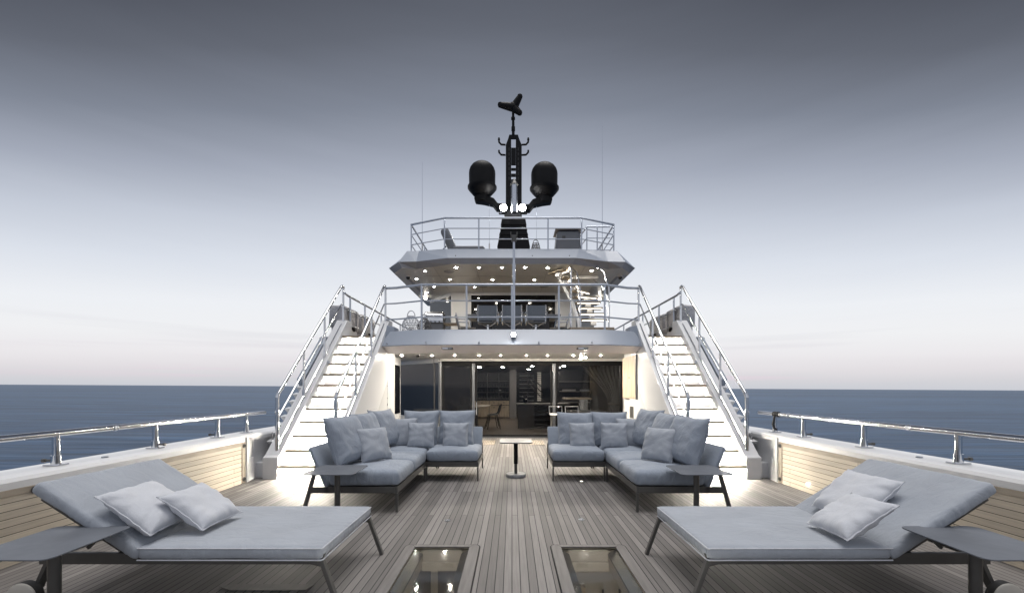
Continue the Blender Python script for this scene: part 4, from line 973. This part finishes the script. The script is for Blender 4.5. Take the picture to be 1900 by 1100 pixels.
# curved stair up to the sun deck
cs = thing('curved_stair', 'curved open stair with lit teak treads rising to the sun deck', 'staircase', (2.0, 11.6, UZ))
MB().prism([(1.45, 10.75, 2.80), (2.55, 10.75, 2.80), (2.62, 11.0, 2.80), (2.55, 12.2, 2.80), (1.6, 12.2, 2.80), (1.40, 11.1, 2.80)], (0, 0, .10)).build('platform', 'teak_plain', cs, bevel=.01)
MB().box(1.6, 2.5, 10.9, 12.0, UZ + .002, 2.798).build('platform_base', 'in_dark', cs)
def tread(c, ang, ln, z, w=.27):
    m_ = Matrix.Translation((c[0], c[1], z)) @ Matrix.Rotation(ang, 4, 'Z')
    tr = MB().box(-ln / 2, ln / 2, -w / 2, w / 2, .012, .05, m_).build('tread', 'teak_tread', cs, bevel=.006)
    MB().box(-ln / 2 + .03, ln / 2 - .03, -w / 2 + .01, -w / 2 + .035, .0, .011, m_).build('glow_strip', glow('curved_stair_led', (1, .93, .8), 5), tr)
    MB().box(-.07, .07, -.06, .06, -.10, -.001, m_).build('bracket', 'white', tr)
cent = []
for k in range(4): cent.append((2.10 - .01 * k, 11.15 + .21 * k, 0, .66, 3.10 + .19 * k))
for k in range(5):
    a = R(20 + 28 * k); cent.append((1.62 + .44 * math.cos(a), 11.85 + .44 * math.sin(a) * .9, a * .95, .62, 3.86 + .19 * k))
for x, y, a, ln, z in cent: tread((x, y), a, ln, z)
MB().tube([(1.72, 11.0, 2.9), (1.72, 11.2, 3.15), (1.66, 11.8, 3.7), (1.55, 12.2, 4.1), (1.3, 12.3, 4.6)], .045, 8).build('spine_beam', 'white', cs, smooth=True)
for x, dx in ((1.74, 0), (2.46, .02)):
    MB().tube([(x, 10.95, 2.9), (x + dx, 10.98, 3.45), (x + dx, 11.05, 3.95), (x - .02, 11.45, 4.45), (x - .14, 11.9, 4.75)], .020, 8).build('handrail', 'chrome', cs, smooth=True)
    for dz in (.3, .6): MB().tube([(x + dx, 11.0, 3.85 - dz), (x - .03, 11.5, 4.35 - dz), (x - .2, 12.0, 4.7 - dz)], .010, 6).build('guard_wire', 'chrome', cs, smooth=True)
MB().cyl((1.62, 11.85, 2.9), (1.62, 11.85, 4.69), .03, 10).build('centre_pole', 'chrome', cs, smooth=True)

# sun deck furniture
ln_ = thing('sun_lounge', 'dark cushioned lounge with raised back on the sun deck, left side', 'lounge', (-1.6, 13, 5.26))
mb = MB(); soft_box(mb, .55, .45, .10, .06, .02, 4, .005, 6, Matrix.Translation((-1.35, 13.1, 5.46))); mb.build('seat_cushion', 'cabinet', ln_, smooth=True)
mb = MB(); soft_box(mb, .13, .45, .40, .10, 0, 6, .005, 6, Matrix.Translation((-1.86, 13.1, 5.72)) @ Matrix.Rotation(R(-24), 4, 'Y')); mb.build('back_cushion', 'cabinet', ln_, smooth=True)
MB().box(-1.95, -.85, 12.7, 13.5, 5.262, 5.36).build('base', 'teak_plain', ln_, bevel=.01)
for x in (-2.05,): MB().tube([(x, 12.9, 5.27), (x - .03, 12.9, 5.5), (x + .08, 12.9, 5.62)], .02, 6).build('hinge_bracket', 'black', ln_)
cb = thing('sun_deck_cabinet', 'grey angular bar cabinet standing on the sun deck behind the rail', 'cabinet', (1.7, 13, 5.26))
x0, x1 = (1031 - CX) / F * 13, (1078 - CX) / F * 13; zt = at(0, 427, 13).z
mb = MB(); mb.hexa([(x0 - .03, 12.95, 5.262), (x1 + .02, 12.95, 5.262), (x1 + .02, 13.6, 5.262), (x0 - .03, 13.6, 5.262), (x0 + .05, 12.98, zt), (x1 - .03, 12.98, zt), (x1 - .03, 13.6, zt), (x0 + .05, 13.6, zt)]); mb.build('body', 'cabinet', cb, bevel=.06, seg=1)
MB().hexa([(x0 - .02, 12.9, zt + .002), (x1 + .04, 12.9, zt + .002), (x1 + .04, 13.65, zt + .002), (x0 - .02, 13.65, zt + .002), (x0 + .06, 12.98, zt + .06), (x1 - .05, 12.98, zt + .06), (x1 - .05, 13.6, zt + .06), (x0 + .06, 13.6, zt + .06)]).build('lid', 'lip_dark', cb)
MB().box(x0 + .19, x0 + .29, 12.955, 12.968, 5.85, 5.95).build('latch', 'dark_metal', cb)

# ================================================================== MAIN DECK FURNITURE
def sofa(nseat, label, loc, rotz, group):
    """faces local -Y, front legs on y = 0"""
    W = .79 * nseat; h = W / 2
    t0 = thing('sofa', label, 'sofa', (0, 0, 0), group)
    fr = MB(); fr.box(-h, h, 0, .035, .212, .285); fr.box(-h, h, .78, .81, .212, .285)
    fr.box(-h, -h + .03, .036, .98, .213, .284); fr.box(h - .03, h, .036, .98, .213, .284)
    fr.box(-h + .031, h - .031, .036, .779, .262, .283)
    fr.build('frame', 'dark_metal', t0, bevel=.003)
    for s in (-1, 1):
        MB().beam((s * (h - .012), .012, .21), (s * (h - .010), .010, 0), .022, .030, (0, 1, 0)).build('leg', 'dark_metal', t0, bevel=.003)
        MB().beam((s * (h - .012), .93, .46), (s * (h - .012), 1.06, 0), .022, .045, (0, 1, 0)).build('leg', 'dark_metal', t0, bevel=.003)
    for k in range(nseat):
        m_ = Matrix.Translation((-h + .395 + .79 * k, .385, .372))
        mb = MB(); soft_box(mb, .393, .395, .085, .055, .030, k + len(label), .007, 5, m_, 40, .008)
        mb.build('seat_cushion', 'fab_sofa', t0, smooth=True, auto=80)
    ang = math.atan2(.20, .46)
    m_ = Matrix.Translation((0, .90, .50)) @ Matrix.Rotation(-ang, 4, 'X')
    mb = MB(); soft_box(mb, h - .005, .024, .245, .022, 0, 3, .0015, 6, m_, 12); bk = mb.build('backrest', 'fab_back', t0, smooth=True, auto=80)
    MB().tube([(-h + .01, .79, .262), (h - .01, .79, .262)], .014, 8).build('back_hinge', 'dark_metal', t0)
    t0.location = loc; t0.rotation_euler = (0, 0, rotz)
    return t0
GS = 'blue grey outdoor sofas on the main deck'
LX, RX = -1.285, 1.40
sofa(2, 'two seat blue grey sofa along the left, facing the centre table', (LX, 5.63, 0), R(90), GS)
sofa(2, 'two seat blue grey sofa along the right, facing the centre table', (RX, 5.63, 0), R(-90), GS)
sofa(1, 'single blue grey corner seat joining the left sofas', (-1.695, 6.45, 0), 0, GS)
sofa(1, 'single blue grey sofa seat with open side left of the centre table', (-.895, 6.45, 0), 0, GS)
sofa(1, 'single blue grey sofa seat with open side right of the centre table', (1.0, 6.45, 0), 0, GS)
sofa(1, 'single blue grey corner seat joining the right sofas', (1.80, 6.45, 0), 0, GS)
UPB = (0, .30, 1)
GB = 'large back cushions on the sofas'; GC = 'small scatter cushions on the sofas'
def fwd(yaw, lean):   # cushion facing direction angle yaw (deg, 0 = -Y), leaning back
    n_ = Vector((math.sin(R(yaw)), -math.cos(R(yaw)), 0)); u = Vector((math.cos(R(yaw)), math.sin(R(yaw)), 0)); return u, Vector((0, 0, 1)) - n_ * math.tan(R(lean))
def cush(kind, lab, pos, yaw, lean, w, h, t, seed):
    u, v = fwd(yaw, lean); big = kind == 'back_cushion'
    pillow(kind, lab, 'cushion', GB if big else GC, w, h, t, seed, pos, u, v, 'fab_cush' if big else 'fab_scat')
for s, c in ((-1, -2.0), (1, 2.115)):
    sd = SIDE[s]; yw = -s * 90
    def q(f): return -s * f
    cush('back_cushion', 'big back cushion nearest the camera on the %s side sofa' % sd, (c, 5.25, .765), -s * 74, 20, .62, .60, .24, 11 + s)
    cush('back_cushion', 'big back cushion second from the front on the %s side sofa' % sd, (c - .02 * s, 5.93, .765), -s * 80, 20, .62, .60, .22, 21 + s)
    cush('back_cushion', 'big back cushion turned sideways in the %s sofa corner' % sd, (c - .03 * s, 6.66, .775), -s * 72, 18, .60, .60, .22, 31 + s)
    cush('scatter_cushion', 'small cushion leaning on the nearest big cushion of the %s side sofa' % sd, (c - s * .27, 5.42, .685), -s * 52, 20, .44, .43, .15, 41 + s)
for lab, px, py, Y, yaw, lean, w, h, t, seed, kind in (
    ('big back cushion behind the small ones in the left corner seat', 781, 794, 7.13, 0, 16, .60, .60, .21, 51, 'back_cushion'),
    ('big back cushion on the single seat left of the centre table', 847.5, 794, 7.13, 0, 16, .60, .60, .21, 52, 'back_cushion'),
    ('medium scatter cushion between two others in the left corner seat', 746, 803, 6.88, 14, 14, .48, .47, .16, 53, 'scatter_cushion'),
    ('small scatter cushion in front, right half of the left corner seat', 781, 807, 6.74, 6, 14, .42, .41, .14, 54, 'scatter_cushion'),
    ('small scatter cushion alone on the single seat left of the centre table', 845, 807, 6.84, -4, 14, .42, .41, .14, 55, 'scatter_cushion'),
    ('big back cushion on the single seat right of the centre table', 1068, 797, 7.13, 0, 16, .60, .60, .21, 56, 'back_cushion'),
    ('big back cushion behind the small ones in the right corner seat', 1131, 796, 7.13, -2, 16, .60, .60, .21, 57, 'back_cushion'),
    ('small scatter cushion alone on the single seat right of the centre table', 1080, 807, 6.84, 4, 14, .42, .41, .14, 58, 'scatter_cushion'),
    ('small scatter cushion in front, left half of the right corner seat', 1140, 807, 6.74, -5, 14, .42, .41, .14, 59, 'scatter_cushion'),
    ('medium scatter cushion between two others in the right corner seat', 1171, 803, 6.88, -12, 14, .48, .47, .16, 60, 'scatter_cushion')):
    p = at(px, py, Y); cush(kind, lab, p, yaw, lean, w, h, t, seed)

# side tables
def side_table(x0, x1, y0, y1, skew, label, base='dark_metal', top='table_metal', zt=.525, r=.03, post=None, thick=.008):
    cx, cy = (x0 + x1) / 2, (y0 + y1) / 2
    t0 = thing('side_table', label, 'side table', (cx, cy, 0), 'square metal side tables')
    rr = .05; pts = []
    for qx, qy, a0 in ((x1, y1, 0), (x0, y1, 90), (x0, y0, 180), (x1, y0, 270)):
        ccx = qx - rr * (1 if qx == x1 else -1); ccy = qy - rr * (1 if qy == y1 else -1)
        for k in range(6):
            a = R(a0 + 18 * k); pts.append((ccx + rr * math.cos(a) + skew * (qy - cy), ccy + rr * math.sin(a), zt - thick))
    MB().prism(pts, (0, 0, thick)).build('tabletop', top, t0, bevel=.002)
    px_, py_ = post or (cx, cy)
    MB().cyl((px_, py_, .02), (px_, py_, zt - thick - .001), r, 24).build('post', base, t0, smooth=True)
    MB().lathe([(.15, .0005), (.153, .006), (.153, .018), (.147, .024)], (px_, py_, 0), 36).build('base_plate', 'stone' if top == 'table_pale' else base, t0, smooth=True)
    return t0
side_table(-2.14, -1.61, 4.33, 4.87, -.02, 'grey sheet metal side table in front of the left side sofa', post=(-1.87, 4.62))
side_table(1.72, 2.25, 4.33, 4.87, .02, 'grey sheet metal side table in front of the right side sofa', post=(1.975, 4.62))
side_table(-2.86, -2.38, 2.19, 2.73, -.04, 'graphite side table cut by the left photo edge beside the lounger', post=(-2.60, 2.45))
side_table(2.43, 2.91, 2.19, 2.73, .04, 'graphite side table cut by the right photo edge beside the lounger', post=(2.655, 2.47))
ct = side_table(-.19, .31, 6.55, 7.06, 0, 'pale topped centre table on a black post and round marble foot', top='table_pale', zt=.565, r=.025, thick=.018)
MB().cyl((.06, 6.805, .20), (.06, 6.805, .54), .033, 20).build('post_sleeve', 'black', ct, smooth=True)
MB().lathe([(.155, .001), (.157, .015), (.157, .035), (.150, .045)], (.06, 6.805, 0), 40).build('marble_foot', 'stone', ct, smooth=True)

# sun loungers
for s in (-1, 1):
    sd = SIDE[s]; c = .018
    def X(v): return s * v + c
    t0 = thing('sun_lounger', 'wide grey sun lounger with raised back and dark frame on the %s side' % sd, 'sun lounger', (X(2.0), 3.2, 0), 'sun loungers on the main deck')
    ya, yb = 2.70, 3.65; Hx, Hz = 2.37, .345
    fr = MB()
    for y in (ya + .03, yb - .03): fr.beam((X(1.24), y, .322), (X(3.0), y, .322), .028, .072)
    for x in (1.30, 1.9, 2.37, 2.95): fr.beam((X(x), ya + .045, .326), (X(x), yb - .045, .326), .03, .03)
    fr.build('frame', 'dark_metal', t0, bevel=.004)
    for y, dy in ((ya + .03, .02), (yb - .03, .02)):
        mb = MB(); mb.beam((X(1.235), y, .345), (X(1.11), y, 0), .026, .036, (0, 1, 0)); mb.prism([(X(1.2), y - .013, .352), (X(1.34), y - .013, .352), (X(1.34), y - .013, .30), (X(1.225), y - .013, .27)], (0, .026, 0)); mb.build('leg', 'dark_metal', t0, bevel=.003)
        lg = MB(); lg.beam((X(2.93), y, .33), (X(3.02), y, .13), .026, .05, (0, 1, 0)); lg = lg.build('rear_leg', 'dark_metal', t0, bevel=.003)
        w = MB().lathe([(.088, -.028), (.096, -.022), (.096, .022), (.088, .028)], (X(3.045), y - .045, .098), 36, 'y').build('wheel', 'rubber', t0, smooth=True)
        MB().lathe([(.0, -.034), (.085, -.036), (.094, -.030), (.0945, -.020)], (X(3.045), y - .045, .098), 36, 'y').build('wheel_cover', 'wheelcap', w, smooth=True)
    # flat mattress
    mb = MB(); soft_box(mb, (Hx - 1.205) / 2, (yb - ya) / 2, .042, .030, .010, 2 + s, .004, 5, Matrix.Translation((X((Hx + 1.205) / 2), (ya + yb) / 2, .402 - .042)), 70, .007)
    mt = mb.build('mattress', 'fab_lounger', t0, smooth=True, auto=80)
    for z in (.395, .322):
        pts = [(X(1.21), ya + .004), (X(Hx), ya + .004)]
        MB().tube([(x_, y_, z - .004) for x_, y_ in ((X(Hx), ya + .003), (X(1.215), ya + .003), (X(1.208), ya + .012), (X(1.208), yb - .012))], .0045, 6).build('piping', 'fab_pillow', mt, smooth=True)
    # raised back mattress, hinge to top
    top = Vector((3.005, 0, .765)); hin = Vector((Hx + .005, 0, .355)); d = (top - hin); L = d.length
    ang = math.atan2(d.z, d.x)
    m_ = Matrix.Translation((X((top.x + hin.x) / 2), (ya + yb) / 2, (top.z + hin.z) / 2)) @ Matrix.Rotation(-ang * s, 4, 'Y')
    mb = MB(); soft_box(mb, L / 2 + .02, (yb - ya) / 2, .042, .030, .012, 5 + s, .005, 5, m_, 60, .006); mb.build('back_mattress', 'fab_lounger', t0, smooth=True, auto=80)
    up = Vector((-d.z, 0, d.x)).normalized()
    a_, b2 = hin - up * .060, top - up * .060
    bf = MB()
    for y in (ya + .05, yb - .05): bf.beam((X(a_.x), y, a_.z), (X(b2.x - .03), y, b2.z - .02), .022, .026)
    e = a_.lerp(b2, .98); bf.beam((X(e.x), ya + .06, e.z), (X(e.x), yb - .06, e.z), .026, .022)
    bf.build('back_frame', 'dark_metal', t0, bevel=.003)
    sl = MB(); sl.hexa([Vector((X(p.x), y, p.z)) for p, y in ((a_, ya + .06), (b2, ya + .06), (b2, yb - .06), (a_, yb - .06))] + [Vector((X(p.x), y, p.z)) + Vector((s * up.x, 0, up.z)) * .008 for p, y in ((a_, ya + .06), (b2, ya + .06), (b2, yb - .06), (a_, yb - .06))]); sl.build('back_sling', 'fab_back', t0)
    for y in (ya + .18, yb - .18):
        g = a_.lerp(b2, .45); MB().beam((X(g.x), y, g.z), (X(2.85), y, .33), .016, .020).build('back_strut', 'dark_metal', t0)

GP = 'white grey pillows on the sun loungers'
for s, sd in ((-1, 'left'), (1, 'right')):
    u1 = (0, 1, .02) if s < 0 else (0, -1, .02)
    if s < 0:
        pillow('pillow', 'larger pale pillow against the raised back of the left lounger', 'pillow', GP, .47, .42, .145, 71, (-2.475, 2.96, .585), (-.06, 1, .0), (-.80, 0, .60), 'fab_pillow')
        pillow('pillow', 'smaller pale pillow lying forward on the left lounger', 'pillow', GP, .39, .38, .12, 72, (-2.215, 3.08, .560), (.05, 1, .03), (-.80, -.1, .56), 'fab_pillow')
    else:
        pillow('pillow', 'larger pale pillow against the raised back of the right lounger', 'pillow', GP, .47, .42, .14, 73, (2.56, 3.22, .600), (.05, -1, 0), (.72, .12, .66), 'fab_pillow')
        pillow('pillow', 'smaller pale pillow lying forward on the right lounger', 'pillow', GP, .39, .38, .12, 74, (2.24, 2.86, .555), (-.05, -1, .03), (.80, .12, .56), 'fab_pillow')

# ------------------------------------------------------------------ small deck fittings
for i, (px, py) in enumerate(((830, 965), (1079, 963.5))):
    Y = 1120 / (py - HY); p = Vector(((px - CX) / F * Y, Y, 0)); t0 = thing('deck_socket', 'small round chromed deck socket ahead of the %s skylight' % ('left', 'right')[i], 'fitting', p, 'chromed deck sockets')
    MB().lathe([(.030, .0005), (.032, .004), (.022, .006)], p, 24).build('flange', 'steel', t0, smooth=True)
    for k in range(5):
        a = R(72 * k); q = p + Vector((.019 * math.cos(a), .019 * math.sin(a), 0)); MB().lathe([(.006, .004), (.005, .009)], q, 8).build('stud', 'chrome', t0)
for i, (px, py) in enumerate(((551, 912), (1347, 911))):
    Y = 1120 / (py - HY); p = Vector(((px - CX) / F * Y, Y, 0)); t0 = thing('deck_ring', 'pale round deck plate at the foot of the %s staircase' % ('left', 'right')[i], 'fitting', p, 'round deck plates')
    MB().lathe([(.095, .001), (.095, .006), (.075, .006), (.075, .001)], p, 32).build('rim', 'ring', t0); MB().lathe([(.045, .001), (.04, .006)], p, 24).build('hub', 'ring', t0); MB().box(p.x - .07, p.x + .07, p.y - .01, p.y + .01, .001, .005).build('bar', 'ring', t0)
Y = 1120 / (893 - HY); p = Vector(((1079 - CX) / F * Y, Y, 0))
t0 = thing('deck_light', 'small lit flush lamp in the deck before the right single seat', 'light', p); MB().lathe([(.042, .0005), (.044, .005), (.03, .006)], p, 24).build('bezel', 'steel', t0); MB().lathe([(.022, .0055), (.019, .0075)], p, 20).build('lens', 'deck_lamp', t0)
# margin boards let into the deck by the left lounger
mb = MB(); mb.prism([(-2.05, 3.02, .004), (-1.95, 2.97, .004), (-1.42, 2.97, .004), (-1.40, 3.06, .004), (-1.98, 3.06, .004)], (0, 0, .003)); o = mb.build('deck_hatch', 'teak_edge', shift=(-1.7, 3.0, 0)); tag(o, 'narrow flush teak hatch in the deck under the left lounger', 'hatch')

# ================================================================== CAMERA, SKY, SUN
cam = bpy.data.cameras.new('camera'); co = bpy.data.objects.new('camera', cam); COL.objects.link(co)
co.location = CAM; co.rotation_euler = (R(90), 0, 0)
cam.sensor_width = 36; cam.lens = 36 * F / 1900; cam.shift_y = (HY - 550) / 1900; cam.shift_x = 0; cam.clip_start = .05; cam.clip_end = 200000
sc.camera = co

w = bpy.data.worlds.new('World'); sc.world = w; w.use_nodes = True; nt = w.node_tree
bg = nt.nodes['Background']; tc = N(nt, 'ShaderNodeTexCoord'); sp = N(nt, 'ShaderNodeSeparateXYZ'); nt.links.new(tc.outputs['Generated'], sp.inputs[0])
def mth(op, a, b_=None, c=None):
    n = N(nt, 'ShaderNodeMath', operation=op)
    for i, v in enumerate((a, b_, c)):
        if v is None: continue
        if isinstance(v, (int, float)): n.inputs[i].default_value = v
        else: nt.links.new(v, n.inputs[i])
    return n.outputs[0]
tilt = mth('MULTIPLY_ADD', sp.outputs['X'], .0058, sp.outputs['Z'])
hyp = mth('SQRT', mth('ADD', mth('MULTIPLY', sp.outputs['X'], sp.outputs['X']), mth('MULTIPLY', sp.outputs['Y'], sp.outputs['Y'])))
cosaz = mth('DIVIDE', sp.outputs['Y'], mth('MAXIMUM', hyp, .001))
u_ = mth('MULTIPLY', tilt, mth('SUBTRACT', 2.05, mth('MULTIPLY', cosaz, 1.05)))
# slow, streaky cloud variation
mpn = N(nt, 'ShaderNodeMapping'); mpn.inputs['Scale'].default_value = (1.1, 1.1, 14); nt.links.new(tc.outputs['Generated'], mpn.inputs['Vector'])
cn = N(nt, 'ShaderNodeTexNoise', Scale=1.7, Detail=6.0, Roughness=.55); nt.links.new(mpn.outputs[0], cn.inputs['Vector'])
u2 = mth('ADD', u_, mth('MULTIPLY', mth('SUBTRACT', cn.outputs['Fac'], .5), .028))
ramp = N(nt, 'ShaderNodeValToRGB'); cr = ramp.color_ramp
def srgb(r, g, b_): 
    f = lambda x: (x / 255 / 12.92) if x / 255 <= .04045 else ((x / 255 + .055) / 1.055) ** 2.4
    return (f(r), f(g), f(b_), 1)
stops = [(0.0, (203, 205, 212)), (.020, (211, 210, 215)), (.045, (224, 220, 224)), (.075, (233, 230, 233)), (.12, (238, 238, 240)), (.19, (236, 238, 242)), (.28, (218, 223, 232)), (.37, (195, 201, 213)), (.46, (162, 168, 182)), (.55, (127, 133, 146)), (.64, (99, 103, 113)), (.72, (80, 83, 92))]
cr.elements[0].position = 0; cr.elements[0].color = srgb(*stops[0][1]); cr.elements[1].position = stops[-1][0]; cr.elements[1].color = srgb(*stops[-1][1])
for p_, c_ in stops[1:-1]:
    e = cr.elements.new(p_); e.color = srgb(*c_)
nt.links.new(u2, ramp.inputs['Fac'])
back = N(nt, 'ShaderNodeValToRGB'); back.color_ramp.elements[0].color = (.60, .61, .65, 1); back.color_ramp.elements[1].color = (.46, .49, .56, 1)
nt.links.new(sp.outputs['Z'], back.inputs['Fac'])
mr = N(nt, 'ShaderNodeMapRange'); mr.interpolation_type = 'SMOOTHSTEP'; mr.inputs['From Min'].default_value = .25; mr.inputs['From Max'].default_value = -.45
nt.links.new(sp.outputs['Y'], mr.inputs['Value'])
# thin pink and grey cloud streaks low over the horizon
mps = N(nt, 'ShaderNodeMapping'); mps.inputs['Scale'].default_value = (1.3, 1.3, 34); mps.inputs['Rotation'].default_value = (0, .035, 0); nt.links.new(tc.outputs['Generated'], mps.inputs['Vector'])
sn = N(nt, 'ShaderNodeTexNoise', Scale=1.4, Detail=5.0, Roughness=.5); nt.links.new(mps.outputs[0], sn.inputs['Vector'])
sr1 = N(nt, 'ShaderNodeMapRange'); sr1.inputs['From Min'].default_value = .52; sr1.inputs['From Max'].default_value = .80; nt.links.new(sn.outputs['Fac'], sr1.inputs['Value'])
env = N(nt, 'ShaderNodeValToRGB'); ee = env.color_ramp; ee.elements[0].position = .008; ee.elements[0].color = (0, 0, 0, 1); ee.elements[1].position = .15; ee.elements[1].color = (0, 0, 0, 1)
e1 = ee.elements.new(.03); e1.color = (1, 1, 1, 1); e2 = ee.elements.new(.085); e2.color = (.45, .45, .45, 1)
nt.links.new(tilt, env.inputs['Fac'])
sf = mth('MULTIPLY', sr1.outputs[0], env.outputs['Color'])
hue = N(nt, 'ShaderNodeMix', data_type='RGBA'); hue.inputs['A'].default_value = srgb(231, 207, 221); hue.inputs['B'].default_value = srgb(208, 207, 214)
hr = N(nt, 'ShaderNodeMapRange'); hr.inputs['From Min'].default_value = .03; hr.inputs['From Max'].default_value = .09; nt.links.new(tilt, hr.inputs['Value']); nt.links.new(hr.outputs[0], hue.inputs['Factor'])
strk = N(nt, 'ShaderNodeMix', data_type='RGBA'); nt.links.new(sf, strk.inputs['Factor']); nt.links.new(ramp.outputs[0], strk.inputs['A']); nt.links.new(hue.outputs['Result'], strk.inputs['B'])
mxw = N(nt, 'ShaderNodeMix', data_type='RGBA'); nt.links.new(mr.outputs[0], mxw.inputs['Factor']); nt.links.new(strk.outputs['Result'], mxw.inputs['A']); nt.links.new(back.outputs[0], mxw.inputs['B'])
nt.links.new(mxw.outputs['Result'], bg.inputs['Color']); bg.inputs['Strength'].default_value = 1.0
sky = N(nt, 'ShaderNodeTexSky'); sky.sky_type = 'NISHITA'; sky.sun_disc = False; sky.sun_elevation = R(48); sky.sun_rotation = R(190)
bg2 = N(nt, 'ShaderNodeBackground', Strength=.004); nt.links.new(sky.outputs[0], bg2.inputs['Color'])
ads = N(nt, 'ShaderNodeAddShader'); nt.links.new(bg.outputs[0], ads.inputs[0]); nt.links.new(bg2.outputs[0], ads.inputs[1]); nt.links.new(ads.outputs[0], nt.nodes['World Output'].inputs['Surface'])

sl = bpy.data.lights.new('sun', 'SUN'); sl.energy = 2.35; sl.angle = R(38); sl.color = (1, .97, .94)
so = bpy.data.objects.new('sun', sl); COL.objects.link(so); so.rotation_euler = (R(-6), R(3), 0); so.location = (0, -5, 20)

sc.view_settings.view_transform = 'Standard'; sc.view_settings.look = 'None'; sc.view_settings.exposure = 0; sc.view_settings.gamma = 1
sc.render.engine = 'CYCLES'
sc.cycles.use_denoising = True
sc.cycles.max_bounces = 8; sc.cycles.diffuse_bounces = 4; sc.cycles.glossy_bounces = 4; sc.cycles.transparent_max_bounces = 12
sc.cycles.sample_clamp_indirect = 4.0
sc.cycles.caustics_reflective = False; sc.cycles.caustics_refractive = False
